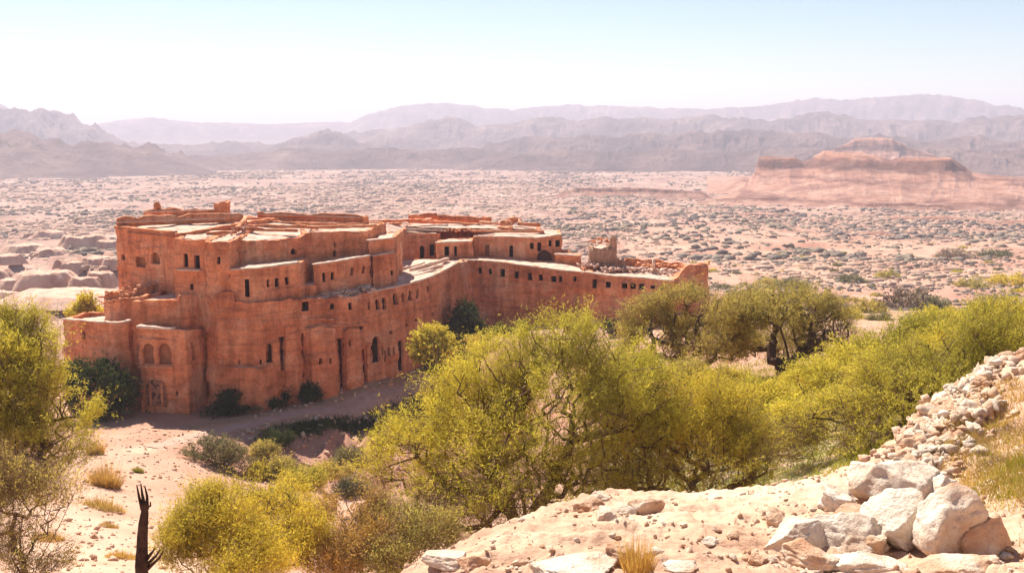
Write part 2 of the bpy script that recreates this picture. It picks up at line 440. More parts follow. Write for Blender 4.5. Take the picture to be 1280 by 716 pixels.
# ------------------------------------------------------------------ hills and mountain ranges
def mountain(name, label, sky_pts, R, w, base_py=None, seed=0, mat='range', cliff=False, base=None, na=420, nr=70, rough=1.0, freq=1.0, jag=1.0):
    """a ridge whose crest follows the skyline; sky_pts in photograph pixels"""
    sx = np.array([p[0] for p in sky_pts], float); sy = np.array([p[1] for p in sky_pts], float)
    th = np.arctan((sx - 640) / F / cp)                         # azimuth, close enough this near the horizon
    tt = np.array([at(a_, b_, R).z for a_, b_ in zip(sx, sy)])
    A = np.linspace(th[0], th[-1], na)
    crest = np.interp(A, th, tt)
    crest = crest + (np.max(tt) - np.min(tt)) * .13 * jag * fbm(A * 70, A * 0 + seed, octv=5, seed=seed + 40, ridged=True)
    zb = float(np.interp(R, PR[:, 0], PR[:, 1])) - 4 if base is None else base
    S = np.linspace(-1, 1, nr)
    AA, SS = np.meshgrid(A, S)
    n_lat = fbm(AA * R / (w * .5) * freq, SS * .8 + 3.1, octv=4, seed=seed)
    RR = R + SS * w + n_lat * w * .18 * (1 - np.abs(SS))
    X = RR * np.sin(AA); Y = RR * np.cos(AA)
    d = np.abs(SS)
    if cliff:
        prof = np.where(d < .12, 1 - .04 * (d / .12), np.where(d < .17, .96 - .24 * (d - .12) / .05, np.where(d < .5, .72 * ((1 - d) / .83) ** 1.2, .72 * ((1 - d) / .83) ** 1.2)))
    else:
        prof = (1 - d) ** 1.25
    gully = fbm(AA * R / (w * .2) * freq + .6 * n_lat, SS * 1.6, octv=6, seed=seed + 5, ridged=True)
    micro = fbm(X / (w * .09), Y / (w * .09), octv=4, seed=seed + 9, ridged=True)
    # the foot of a slope forgets the notches of its crest
    rows = []
    step_m = R * (A[-1] - A[0]) / (na - 1)
    for q in np.abs(S):
        sg = max(0., q - (.12 if cliff else .02)) * w * .55 / step_m
        if sg < .6: rows.append(crest); continue
        kk = int(min(na // 2 - 1, math.ceil(sg * 2.5))); ker = np.exp(-.5 * (np.arange(-kk, kk + 1) / sg) ** 2); ker /= ker.sum()
        pad = np.concatenate([np.full(kk, crest[0]), crest, np.full(kk, crest[-1])])
        rows.append(np.convolve(pad, ker, 'valid'))
    hgt = np.maximum(np.array(rows) - zb, .2)
    edge = np.minimum(1, np.minimum(AA - A[0], A[-1] - AA) / (A[-1] - A[0]) * 14)
    shape = prof * (1 + rough * (.42 * gully + .14 * micro) * np.sin(np.clip(d * 3.2, 0, math.pi)) ) + .02 * rough * micro * (d < .3) * (1 - d)
    Z = zb + hgt * np.clip(shape, -.05, 1.1) * np.clip(edge, 0, 1) ** .5
    V = np.c_[X.ravel(), Y.ravel(), Z.ravel()]
    i = (np.arange(nr - 1)[:, None] * na + np.arange(na - 1)[None, :]).ravel()
    o = mesh_np(name, V, np.c_[i, i + na, i + na + 1, i + 1][:, ::-1], M[mat], smooth=True)
    return tag(o, label, 'hills', kind='structure')

mountain('mountains', 'faint blue mountain range along the right horizon',
         [(395,162),(430,152),(480,138),(540,128),(600,133),(640,137),(720,130),(800,135),(880,138),(960,130),(1010,124),(1040,127),(1100,122),(1160,121),(1210,130),(1280,141),(1340,150)], 6300, 600, jag=.35, seed=1)
mountain('mountains', 'faint blue low range at the left horizon',
         [(100,160),(160,151),(200,147),(260,154),(300,153),(340,156),(430,152),(480,158),(560,160)], 6500, 600, jag=.35, seed=2)
mountain('mountains', 'pale peak at the far left horizon', [(-60,140),(-20,128),(8,128),(30,142),(50,160)], 5600, 500, seed=3)
mountain('mountains', 'long jagged lilac range across the middle distance',
         [(360,170),(430,166),(500,161),(540,151),(570,148),(600,157),(640,156),(680,147),(720,152),(760,148),(800,149),(840,150),(880,144),(920,149),(960,152),(1020,141),(1070,151),(1130,150),(1180,152),(1240,146),(1280,148),(1350,150)], 3900, 400, seed=4, na=900, freq=.8)
mountain('hills', 'low lilac range in front of the jagged range',
         [(560,195),(595,184),(650,171),(700,172),(760,170),(830,168),(900,164),(950,161),(1000,166),(1060,172),(1090,169),(1150,176),(1210,171),(1280,178),(1340,180)], 2750, 270, seed=5, na=900, freq=.8)
mountain('mountains', 'rounded lilac mountain at the left edge',
         [(-80,150),(-20,143),(20,139),(50,137),(75,141),(100,146),(130,156),(160,176),(190,185),(240,190)], 3800, 330, seed=6, freq=.8)
mountain('hills', 'broad low hills in front of the left mountain',
         [(-100,170),(0,169),(40,166),(65,176),(85,173),(100,180),(130,178),(160,183),(200,181),(235,192),(270,215),(300,220)], 2250, 360, seed=7)
mountain('hills', 'small cone shaped hill left of centre',
         [(330,190),(360,178),(390,170),(414,160),(430,166),(455,180),(500,190),(560,196)], 3200, 260, seed=8)
mountain('hills', 'flat topped knoll behind the butte', [(1000,196),(1040,184),(1062,174),(1080,171),(1104,173),(1130,184),(1170,196)], 2100, 160, seed=10, cliff=True, mat='butte', jag=.1, rough=.6)
mountain('hills', 'low foothills at the foot of the lilac ranges left of centre',
         [(150,205),(210,197),(260,193),(330,191),(370,184),(430,188),(480,185),(530,190),(590,186),(640,192),(700,196)], 2450, 230, seed=21, na=600)
mountain('hills', 'low lilac hills behind the foothills left of centre',
         [(120,190),(180,178),(240,180),(300,176),(350,180),(420,178),(500,172),(560,175),(620,180)], 3500, 300, seed=22, na=600)
mountain('hills', 'low foothills right of centre behind the plain',
         [(560,205),(620,194),(700,188),(760,190),(830,186),(900,190),(980,184),(1060,186),(1150,182),(1240,186),(1330,182),(1400,190)], 2300, 200, seed=23, na=700)
mountain('butte', 'flat topped reddish butte with cliff band right of centre',
         [(880,241),(905,238.5),(918,236),(930,228),(938,216),(943,197),(960,196),(985,197),(998,201),(1008,199),(1022,190),(1050,191),(1075,193),(1092,196),(1105,199),(1118,196),(1150,195),(1178,194),(1192,203),(1206,212),(1222,213),(1250,215),(1290,216),(1340,218),(1420,222),(1500,240)], 1250, 420, seed=11, cliff=True, mat='butte', na=900, nr=180, rough=.5, jag=.10, freq=2.4, base=-50)
def scarp(label, pts, R, w, seed): mountain('escarpment', label, pts, R, w, seed=seed, cliff=True, mat='butte', rough=.5, jag=.15, na=300, nr=40)
scarp('long low dark scarp on the plain left of the butte', [(690,242),(722,235),(780,234),(830,236),(872,238),(890,242)], 1120, 30, 12)
scarp('second thin scarp left of the butte', [(860,252),(890,247),(935,245),(1000,243),(1012,249)], 1010, 40, 13)
scarp('low scarp across the foot of the butte', [(1060,256),(1080,247),(1130,247),(1180,249),(1200,258)], 960, 36, 14)
scarp('low terraced rise in front of the butte', [(850,276),(900,266),(960,263),(1020,266),(1060,272)], 800, 40, 15)
scarp('low reddish rise near the right edge', [(1050,275),(1110,264),(1180,262),(1240,265),(1290,263),(1340,268)], 780, 46, 16)
scarp('thin earth step on the right side of the plain', [(930,292),(980,284),(1040,286),(1100,282),(1150,290)], 600, 30, 17)

# ------------------------------------------------------------------ haze
hm = bpy.data.materials.new('haze'); hm.use_nodes = True
nt = hm.node_tree; nt.nodes.clear()
ho = N(nt, 'ShaderNodeOutputMaterial'); pv = N(nt, 'ShaderNodeVolumePrincipled')
pv.inputs['Color'].default_value = (0.93, 0.86, 1.0, 1)
pv.inputs['Density'].default_value = HAZE_DENSITY
pv.inputs['Anisotropy'].default_value = 0.2
nt.links.new(pv.outputs[0], ho.inputs['Volume'])
hv = np.array([(x, y, z) for x in (-22000, 22000) for y in (-2000, 20000) for z in (-330, 226)], float)
hf = np.array([(0,1,3,2),(4,6,7,5),(0,4,5,1),(2,3,7,6),(0,2,6,4),(1,5,7,3)])
haze = mesh_np('haze', hv, hf, hm)
tag(haze, 'thin lilac haze filling the valley air', 'haze', kind='stuff')

# ------------------------------------------------------------------ the fortress
fort = empty('mud_brick_fortress', at(325, 508, 99), 'sprawling ruined red mud brick fortress with stepped flat roofs and small windows', 'fortress')
FO = np.array(fort.location)
rng = np.random.default_rng(5)

def resample(poly, step):
    """poly: list of (x,y,zt); closed"""
    out = []
    n = len(poly)
    for i in range(n):
        a = np.array(poly[i], float); b = np.array(poly[(i + 1) % n], float)
        L = np.hypot(*(b - a)[:2]); k = max(1, int(round(L / step)))
        for j in range(k): out.append(a + (b - a) * j / k)
    return np.array(out)

def area2(p):
    x, y = p[:, 0], p[:, 1]
    return float(np.sum(x * np.roll(y, -1) - np.roll(x, -1) * y))

def wall_mesh(poly, zb, step=0.28, par_h=0.5, par_t=0.45, batter=0.018, amp=0.16, ragged=0.10, seed=0):
    P = resample(poly, step)
    if area2(P) < 0: P = P[::-1]
    n = len(P)
    T = np.roll(P, -1, 0)[:, :2] - np.roll(P, 1, 0)[:, :2]
    T /= np.linalg.norm(T, axis=1)[:, None] + 1e-9
    Nn = np.c_[T[:, 1], -T[:, 0]]
    zt = P[:, 2] + ragged * fbm(P[:, 0] / .9, P[:, 1] / .9, octv=3, seed=seed + 1) * 1.6 + .12 * fbm(P[:, 0] / 4, P[:, 1] / 4, octv=2, seed=seed + 2)
    rows = max(2, int(np.ceil((np.max(P[:, 2]) - zb) / step)))
    V = []
    for r in range(rows + 1):
        f = r / rows
        z = zb + (zt - zb) * f
        x = P[:, 0] + Nn[:, 0] * 0; y = P[:, 1]
        d = batter * (zt - z)
        d = d + amp * .28 * np.clip(5 * fbm(x / 6, y / 6, z / .9, octv=3, seed=91), -1, 1) + amp * fbm(x / 2.2, y / 2.2, z / 1.7, octv=5, seed=seed) + .5 * amp * fbm(x / 5, y / 5, z / .55, octv=3, seed=77)
        wx = fbm(x / 1.5, y / 1.5, z / 1.5, octv=2, seed=55)
        d = d + .075 * _h(np.floor(x / 1.5 + wx), np.floor(y / 1.5 + wx), np.floor(z / .75 + wx * .8), 5) + .06 * fbm(x / .8, y / .8, z / 4, octv=2, seed=66, ridged=True)
        # narrow ledges left where a floor line crosses the wall
        V.append(np.c_[x + Nn[:, 0] * d, y + Nn[:, 1] * d, z])
    top_out = V[-1].copy()
    inn = top_out.copy(); inn[:, :2] -= Nn * par_t
    inn[:, 2] += .05 * fbm(P[:, 0], P[:, 1], octv=2, seed=seed + 4)
    low = inn.copy(); low[:, 2] = np.minimum(P[:, 2], zt) - par_h
    low[:, :2] -= Nn * .02
    V += [inn, low]
    R = len(V)
    VV = np.vstack(V)
    q = []
    ii = np.arange(n); jj = (ii + 1) % n
    for r in range(R - 1):
        q.append(np.c_[r * n + ii, r * n + jj, (r + 1) * n + jj, (r + 1) * n + ii])
    Q = np.vstack(q)
    return VV, Q, n, R, low

def finish_wall(name, VV, Q, n, R, mat, cutters=None, parent=fort):
    """close, cut the openings, link"""
    bm = bmesh.new()
    vs = [bm.verts.new(v - FO) for v in VV]
    for f in Q: bm.faces.new([vs[i] for i in f])
    fb = bm.faces.new([vs[i] for i in range(n)][::-1])
    ft = bm.faces.new([vs[(R - 1) * n + i] for i in range(n)])
    bmesh.ops.triangulate(bm, faces=[fb, ft], ngon_method='EAR_CLIP')
    me = bpy.data.meshes.new(name); bm.to_mesh(me); bm.free()
    o = bpy.data.objects.new(name, me); me.materials.append(mat); C.objects.link(o); o.parent = parent
    if cutters:
        bc = bmesh.new()
        for prof, nn, p in cutters:
            a = [bc.verts.new(Vector(q) - Vector(FO) + nn * 0.9) for q in prof]
            b = [bc.verts.new(Vector(q) - Vector(FO) - nn * p) for q in prof]
            k = len(a)
            bc.faces.new(a); bc.faces.new(b[::-1])
            for i in range(k): bc.faces.new([a[i], b[i], b[(i + 1) % k], a[(i + 1) % k]])
        bmesh.ops.recalc_face_normals(bc, faces=bc.faces)
        cm = bpy.data.meshes.new('cut'); bc.to_mesh(cm); bc.free()
        co = bpy.data.objects.new('cut', cm); C.objects.link(co); co.parent = parent
        bpy.context.view_layer.update()
        md = o.modifiers.new('b', 'BOOLEAN'); md.operation = 'DIFFERENCE'; md.object = co
        backs = [np.array([np.array(q) - FO - np.array(nn) * p for q in prof]) for prof, nn, p in cutters]
        best = None
        for solver, self_ in (('EXACT', False), ('EXACT', True), ('FAST', False)):
            md.solver = solver; md.use_self = self_
            bpy.context.view_layer.update()
            ne = bpy.data.meshes.new_from_object(o.evaluated_get(bpy.context.evaluated_depsgraph_get()))
            cv = np.empty(len(ne.vertices) * 3, np.float32); ne.vertices.foreach_get('co', cv); cv = cv.reshape(-1, 3)
            hits = sum(1 for B_ in backs if len(cv) and np.min(np.linalg.norm(cv - B_[0], axis=1)) < .01)
            ok = len(ne.polygons) > len(me.polygons) * .8
            if ok and (best is None or hits > best[0]): best = (hits, ne)
            if ok and hits >= len(backs) * .99: break
        if best is None or best[0] < len(backs): print('BOOLEAN', name, [round(v) for v in VV[0]], None if best is None else best[0], len(backs))
        o.modifiers.clear()
        if best: o.data = best[1]; best[1].name = name
        bpy.data.objects.remove(co); bpy.data.meshes.remove(cm)
    for p in o.data.polygons: p.use_smooth = False
    return o

def seg_hit(front, px, py):
    """where the sight line through px,py meets the front polyline"""
    best = None
    for a, b in zip(front[:-1], front[1:]):
        A = at(*a); B = at(*b)
        def f(t):
            Y = A.y + (B.y - A.y) * t
            return at(px, py, Y).x - (A.x + (B.x - A.x) * t)
        f0, f1 = f(0), f(1)
        if f0 * f1 <= 0:
            lo, hi = 0., 1.
            for _ in range(40):
                m = (lo + hi) / 2
                if f(m) * f0 > 0: lo = m
                else: hi = m
            Y = A.y + (B.y - A.y) * lo
            d = Vector((B.x - A.x, B.y - A.y, 0)).normalized()
            n = Vector((d.y, -d.x, 0))
            if best is None or Y < best[0].y: best = (at(px, py, Y), d, n)
    return best

def opening_profile(p, d, w, h, arch):
    pts = [(-w / 2, -h / 2), (w / 2, -h / 2)]
    if arch:
        r = min(w / 2, h / 2); k = 7
        cz = h / 2 - r
        for i in range(k + 1):
            a = math.pi * i / k
            pts.append((w / 2 * math.cos(a), cz + r * math.sin(a)))
    else:
        pts += [(w / 2, h / 2), (-w / 2, h / 2)]
    return [p + d * u + Vector((0, 0, v)) for u, v in pts]

def block(name, front, back, zb, wins=(), par_h=0.5, par_t=0.45, mat='mud', roof='roof', dx=(0, 0), batter=.018, amp=.12, ragged=.10, seed=None, label=None, poly=None, lowroof=True, step=.28):
    """front: list of (px, py of the wall top, Y); back: metres the block runs backwards"""
    seed = int(sum(p[0] for p in front)) if seed is None else seed
    fp = [at(*a) for a in front]
    pl = [(v.x, v.y, v.z) for v in fp]
    if poly is None:
        bk = [(fp[-1].x + dx[1], fp[-1].y + back, fp[-1].z), (fp[0].x + dx[0], fp[0].y + back, fp[0].z)]
    else: bk = [tuple(q) for q in poly]
    full = pl + bk
    VV, Q, n, R, low = wall_mesh(full, zb, par_h=par_h, par_t=par_t, batter=batter, amp=amp, ragged=ragged, seed=seed, step=step)
    cutters = []; linings = []
    for wdef in wins:
        px, y0, y1, wp = wdef[:4]
        arch = len(wdef) > 4 and 'a' in wdef[4]
        blind = len(wdef) > 4 and 'b' in wdef[4]
        door = len(wdef) > 4 and 'd' in wdef[4]
        hl = seg_hit(front, px - wp / 2, (y0 + y1) / 2); hr = seg_hit(front, px + wp / 2, (y0 + y1) / 2)
        hc = seg_hit(front, px, (y0 + y1) / 2)
        if not hc: print('no hit', name, wdef); continue
        p, d, nn = hc
        w = (hr[0] - hl[0]).length if hl and hr else wp / 12.5
        w = min(w, wp / 12.5 * 2.2)
        ztop = at(px, y0, p.y).z; zbt = at(px, y1, p.y).z
        h = ztop - zbt
        c = Vector((p.x, p.y, (ztop + zbt) / 2))
        # wall at this height stands a little further out because of the batter
        dd = batter * (at(px, np.interp(px, [q[0] for q in front], [q[1] for q in front]), p.y).z - c.z)
        c = c + nn * dd
        depth = .45 if blind else 1.3
        cutters.append((opening_profile(c, d, w, h, arch), nn, depth))
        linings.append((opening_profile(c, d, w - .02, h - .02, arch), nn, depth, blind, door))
    o = finish_wall(name, VV, Q, n, R, M[mat], cutters)
    if label: o['label'] = label
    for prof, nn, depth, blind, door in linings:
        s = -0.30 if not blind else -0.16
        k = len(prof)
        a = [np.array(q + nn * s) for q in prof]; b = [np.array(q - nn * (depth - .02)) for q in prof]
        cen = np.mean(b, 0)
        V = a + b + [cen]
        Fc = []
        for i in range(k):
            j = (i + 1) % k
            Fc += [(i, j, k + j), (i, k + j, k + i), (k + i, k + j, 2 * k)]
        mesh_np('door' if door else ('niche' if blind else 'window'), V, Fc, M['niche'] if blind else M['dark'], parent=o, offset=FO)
    # the roof deck, slightly uneven, with dust and low ridges
    if lowroof:
        bm = bmesh.new()
        vs = [bm.verts.new(v - FO + np.array((0, 0, .03))) for v in low]
        f = bm.faces.new(vs)
        bmesh.ops.triangulate(bm, faces=[f], ngon_method='EAR_CLIP')
        for _ in range(5):
            ed = [e for e in bm.edges if e.calc_length() > .8]
            if not ed: break
            bmesh.ops.subdivide_edges(bm, edges=ed, cuts=1)
            bmesh.ops.triangulate(bm, faces=bm.faces[:])
        co = np.array([v.co[:] for v in bm.verts]) + FO
        dz = .22 * fbm(co[:, 0] / 1.6, co[:, 1] / 1.0, octv=4, seed=seed + 30) + .10
        for v, q in zip(bm.verts, dz):
            if not v.is_boundary: v.co.z += float(q)
        me = bpy.data.meshes.new('roof'); bm.to_mesh(me); bm.free(); me.materials.append(M[roof])
        ro = bpy.data.objects.new('roof', me); C.objects.link(ro); ro.parent = o
    return o

def band(front, zoff, h, out, name='ledge', parent=None, mat='coping', jit=.08, seed=0):
    """a pale coping or ledge that follows the wall face; zoff metres relative to the polyline's top"""
    pts = []
    fp = [at(*a) for a in front]
    for a, b in zip(fp[:-1], fp[1:]):
        k = max(1, int((b - a).length / .35))
        for j in range(k): pts.append(a.lerp(b, j / k))
    pts.append(fp[-1])
    P = np.array([p[:] for p in pts]); T = np.gradient(P[:, :2], axis=0); T /= np.linalg.norm(T, axis=1)[:, None] + 1e-9
    Nn = np.c_[T[:, 1], -T[:, 0]]
    nz = fbm(P[:, 0] / .7, P[:, 1] / .7, octv=3, seed=seed) * jit
    rings = []
    for o_, z_ in ((-.45, 0), (out, 0), (out * .9, h), (-.5, h)):
        rings.append(np.c_[P[:, :2] + Nn * (o_ + (nz if o_ > 0 else 0))[..., None] if np.ndim(nz) and o_ > 0 else P[:, :2] + Nn * o_, P[:, 2] + zoff + z_ + (nz if z_ else 0)])
    n = len(P); V = np.vstack(rings); Fq = []
    for r in range(4):
        s = (r + 1) % 4
        for i in range(n - 1): Fq.append((r * n + i, r * n + i + 1, s * n + i + 1, s * n + i))
    Fq += [(0, n, 2 * n, 3 * n), (n - 1, 4 * n - 1, 3 * n - 1, 2 * n - 1)]
    return mesh_np(name, V, Fq, M[mat], parent=parent or fort, offset=FO)

def lump(name, c, r, mat, parent=None, seed=0, sub=2, squash=(1, 1, 1), rough=.3, off=None, flat=True):
    bm = bmesh.new()
    bmesh.ops.create_icosphere(bm, subdivisions=sub, radius=1)
    V = np.array([v.co[:] for v in bm.verts])
    Fc = np.array([[v.index for v in f.verts] for f in bm.faces]); bm.free()
    d = 1 + rough * fbm(V[:, 0] * 1.1 + seed * 7.7, V[:, 1] * 1.1, V[:, 2] * 1.1, octv=4, seed=seed)
    V = V * d[:, None] * np.array(squash) * r + np.array(c)
    return mesh_np(name, V, Fc, M[mat], parent=parent, smooth=not flat, offset=off)

def rubble(pts, n, size, parent, mat='rubble', name='rubble', seed=0, zig=0.3):
    """a spill of broken masonry: many irregular chunks in ONE part (nobody could count them)"""
    r = np.random.default_rng(seed)
    bm = bmesh.new(); bmesh.ops.create_cube(bm, size=1); V0 = np.array([v.co[:] for v in bm.verts]); F0 = np.array([[v.index for v in f.verts] for f in bm.faces]); bm.free()
    Vs = []; Fs = []
    pts = [Vector(p) for p in pts]
    for i in range(int(n * 1.6)):
        a = r.integers(0, len(pts) - 1); p = pts[a].lerp(pts[a + 1], r.random()) + Vector((r.normal() * .5, r.normal() * .5, 0))
        s = .55 * size * (0.35 + r.random() ** 2 * 1.4) * np.array((1.2, .9, .55)) * (0.7 + .6 * r.random(3))
        q = r.normal(size=3) * (.25, .25, 2)
        from mathutils import Euler
        Rm = np.array(Euler(q).to_matrix())
        v = (V0 * (1 + .35 * r.normal(size=V0.shape) * .5)) * s @ Rm.T + np.array(p[:]) + np.array((0, 0, r.random() * zig))
        Fs.append(F0 + len(Vs) * 8); Vs.append(v)
    o = mesh_np(name, np.vstack(Vs), np.vstack(Fs), M[mat], parent=parent, offset=FO)
    o['kind'] = 'stuff'
    return o

def beam(name, a, b, w, h, mat, parent):
    a = Vector(a); b = Vector(b); d = (b - a)
    n = Vector((d.y, -d.x, 0)).normalized() * w / 2
    k = max(2, int(d.length / .5)); V = []
    for i in range(k + 1):
        p = a + d * i / k; j = float(vnoise(p.x * 1.3, p.y * 1.3, seed=4)) * h * .3
        for s, z in ((-1, 0), (1, 0), (1, h + j), (-1, h + j)): V.append(p + n * s + Vector((0, 0, z)))
    Fq = []
    for i in range(k):
        for r in range(4): Fq.append((i * 4 + r, i * 4 + (r + 1) % 4, i * 4 + 4 + (r + 1) % 4, i * 4 + 4 + r))
    Fq += [(0, 3, 2, 1), (k * 4, k * 4 + 1, k * 4 + 2, k * 4 + 3)]
    return mesh_np(name, [v[:] for v in V], Fq, M[mat], parent=parent, offset=FO)

# --- far left: round bastion, arched gatehouse, terraces
fr = [(78,399,101.5),(100,401,99.5),(125,403,98.2),(145,404,97.6),(160,402,98),(170,399,99.2)]
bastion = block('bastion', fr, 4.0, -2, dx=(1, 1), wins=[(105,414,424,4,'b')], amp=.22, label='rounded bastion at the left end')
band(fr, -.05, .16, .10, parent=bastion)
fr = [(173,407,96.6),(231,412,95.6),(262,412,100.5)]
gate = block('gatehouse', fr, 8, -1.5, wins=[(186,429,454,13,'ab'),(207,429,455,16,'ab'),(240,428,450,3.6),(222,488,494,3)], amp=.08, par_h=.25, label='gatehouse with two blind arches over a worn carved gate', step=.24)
band([(172,409,96.5),(217,412,95.7)], -.05, .22, .22, parent=gate)
band([(173,424,96.5),(217,426,95.7)], -.05, .14, .08, parent=gate, mat='mud')
band([(173,459,96.4),(217,461,95.6)], -.05, .30, .14, parent=gate, mat='mud')
# worn gate: recess with two leaves and studs
gp = seg_hit([(173,407,96.6),(231,412,95.6)], 197, 490)
c, d, nn = gp
c = c + nn * .30
prof = opening_profile(c, d, 2.0, 2.5, True)
V = [np.array(q) for q in prof] + [np.array(q + nn * .09) for q in prof]
k = len(prof); Fc = [(i, (i + 1) % k, k + (i + 1) % k, k + i) for i in range(k)]
gd = mesh_np('gate', V, Fc, M['mud_pale'], parent=gate, offset=FO)
V2 = [np.array(q + nn * .05) for q in prof] + [np.array(c + nn * .05)]
mesh_np('gate_panel', V2, [(i, (i + 1) % k, k) for i in range(k)], mat_two('carved_gate_panel', (.06, .035, .03), (.40, .2, .13), 2.6, lo=.42, hi=.55, bs=.8), parent=gate, offset=FO)
for i_ in (-.62, .62):
    a_ = c + d * i_ * 1 + Vector((0, 0, -1.25)) + nn * .1
    beam('pilaster', a_ - d * .0, a_ + d * .22, .28, 2.1, 'mud', gate)

fr = [(164,377,98.6),(222,374.5,97.4),(224,368,97.3),(258,369,101)]
terr = block('wing', fr, 9, 0, dx=(2, 2), wins=[], par_h=.22, label='lower terrace block over the gatehouse')
fr = [(130,375,101.5),(150,374,100.4),(178,372,99.3)]
ruin = block('wing', fr, 8, -1, dx=(1, 2), wins=[], ragged=.2, par_h=.2, label='ruined corner block with crumbling top')
pA = [at(129,371,101.8), at(145,367,101.5), at(165,362,102), at(188,357,103)]
block('wing', [(129,370,101.8),(138,366,101.6),(150,366,101.6),(165,361,102),(180,360,102.6),(189,357.5,103.2)], 1.1, 5, wins=[], par_h=.05, amp=.3, ragged=.5, lowroof=False, label='ragged remains of a wall above the corner block')
rubble([p + Vector((0, 0, -.3)) for p in pA], 40, .4, ruin, mat='mud', name='broken_parapet', seed=3, zig=.7)
rubble([at(129,378,100.8), at(150,377,100.2), at(176,375,99.6)], 24, .35, ruin, mat='mud', name='broken_parapet', seed=4, zig=.2)

# --- the high keep
fr = [(145,285,107.5),(217,291,102.5)]
keepA = block('tower', [(145,285,107.5),(150,286,107),(217,292,102.3),(222,292,102.5)], 9, 5, wins=[(154,318,325,4.5),(177,321,334,12.5,'b'),(195.5,315,330,11,'ab')], amp=.1, par_h=.35, poly=[(at(222,292,102.5).x + 7, 116, 16.9), (at(145,285,107.5).x + 3, 117, 17.2)], label='tall left tower of the keep with blind windows')
band([(144,284,107.6),(217,291,102.3)], -.05, .2, .18, parent=keepA, mat='mud')
band([(160,291,106.2),(217,296,102.2)], -.05, .14, .14, parent=keepA, mat='mud')
band([(168,312,105.6),(204,309,103.1)], -.05, .14, .10, parent=keepA, mat='mud')
beam('parapet', at(146,283,108), at(304,277,113.5), .5, .95, 'mud', keepA)
beam('coping', at(146,278.5,108) , at(304,272.6,113.6), .66, .13, 'coping', keepA)
# bay with two windows
keepB = block('tower', [(217,298,100.2),(256,300,99.8)], 12, 0, wins=[(232.5,317,334,5.5),(247,319,336,7),(240,355,362,4.5)], amp=.07, par_h=.12, label='window bay of the keep')
band([(223,337,100),(252,338,99.7)], -.05, .18, .42, parent=keepB)
keepC = block('tower', [(256,300.5,99.3),(262,301,98.9),(284,301,98.7),(289,301,99.6)], 12, 0, wins=[(274,321,330,4.5)], amp=.16, par_h=.12, label='smooth column like tower of the keep')
keepD = block('tower', [(288,301.5,101),(296,301.5,102),(320,301,103),(345,299,104.2),(376,296,106.5)], 9, 8, wins=[(367,311,318,7,'a')], amp=.12, par_h=.15, label='curved upper wall of the keep', poly=[(at(376,296,106.5).x + .5, 117, 16.2), (at(288,301,101).x, 117, 16.6)])
keepF = block('tower', [(378,291.5,108),(400,290.5,108.6),(430,289,110.5),(460,288,112)], 9, 8, wins=[(418,303,309,3,'b'),(418,313,321,4)], amp=.13, par_h=.2, poly=[(at(460,288,112).x + .8, 121, 15.9), (at(378,291,108).x - 3, 121, 16.2)], label='upper right tower of the keep')
# rear of the high roof
rear = block('rear_wing', [(181,271,118),(262,272,116.5),(286,271,117)], 2.2, 10, wins=[], par_h=.1, amp=.08, label='low rear room on the high roof')
beam('parapet', at(180.5,271,117.4), at(268,272,116.2), .45, .85, 'mud', rear)
beam('coping', at(180.5,265.6,117.4), at(268,262.6,116.2), .6, .12, 'coping', rear)
lump('finial', at(196,259,117.3), .55, 'mud', rear, seed=3, squash=(.75, .75, 1.25), off=FO)
block('chimney', [(268,255,116.6),(276,255,116.3),(283,254,116.7)], 1.3, 16, par_h=.1, amp=.07, ragged=.2, lowroof=False, label='broken square chimney block')
rear2 = block('rear_wing', [(286,273,118),(304,271,117),(340,270,117.5),(455,275,118.5)], 3, 8, wins=[], par_h=.15, amp=.08, ragged=.12, label='rear roof deck')
beam('parapet', at(322,271,117.6), at(455,275.5,118.6), .45, .55, 'mud', rear2)
beam('coping', at(322,267.8,117.6), at(455,272.3,118.6), .62, .10, 'coping', rear2)
block('chimney', [(454,271,118),(460,271,118)], .8, 14, par_h=.05, amp=.05, lowroof=False)
# ridges and fallen slabs on the high roof
for a_, b_, w_, h_, m_ in [((258,293,104.5),(296,292,105),.5,.28,'mud'),((296,290,105.5),(305,281,110),.4,.45,'mud'),((305,281,110.5),(307,274,114),.4,.5,'mud'),
                        ((300,288,107),(372,290,107.5),.5,.3,'mud'),((262,291,106),(292,291.5,106.5),1.2,.16,'coping'),((306,284,111),(420,286,112),.5,.35,'mud'),
                        ((340,280,115),(455,283,116),.45,.3,'mud'),
                        ((385,286,111),(470,284,114),.5,.3,'mud')]:
    beam('roof_ridge', at(*a_), at(*b_), w_, h_, m_, keepD)
rubble([at(296,292,104.5), at(302,286,107), at(304,281,110)], 25, .3, keepD, seed=9)

# --- main facade, step by step to the right
wE = [(309,349,371,5.5),(335,349,359,3.4),(346.5,347.5,359,5.4),(359,346.5,356,5)]
faceE = block('facade', [(287,337,98.6),(300,336,98.7),(325,335,99.2),(350,332,100.8),(374,328.5,102.2)], 6, 0, wins=wE, par_h=.12, amp=.16, ragged=.06, label='main facade below the keep')
band([(288,337,98.5),(325,335,99.1),(374,328.5,102.1)], -.08, .16, .14, parent=faceE)
band([(291,349,98.3),(325,347,98.9),(330,372,99.0)], -.08, .12, .1, parent=faceE, mat='mud') if False else None
notch = block('facade', [(372,357,103.4),(394,356,104.2)], 5, 0, wins=[(382,385,396,8)], par_h=.1, amp=.1, label='recessed strip of the facade')
wE2 = [(405,341,352,4),(415.5,340,350,4),(440,334,344,4.2,'b'),(454,332,342,3.4)]
faceE2 = block('facade', [(392,331,105.2),(425,326,106.8),(462,319.5,110)], 5, 5, wins=wE2, par_h=.12, amp=.14, label='second storey over the long gallery')
band([(392,331,105.1),(425,326,106.7),(462,319.5,109.9)], -.08, .15, .14, parent=faceE2)
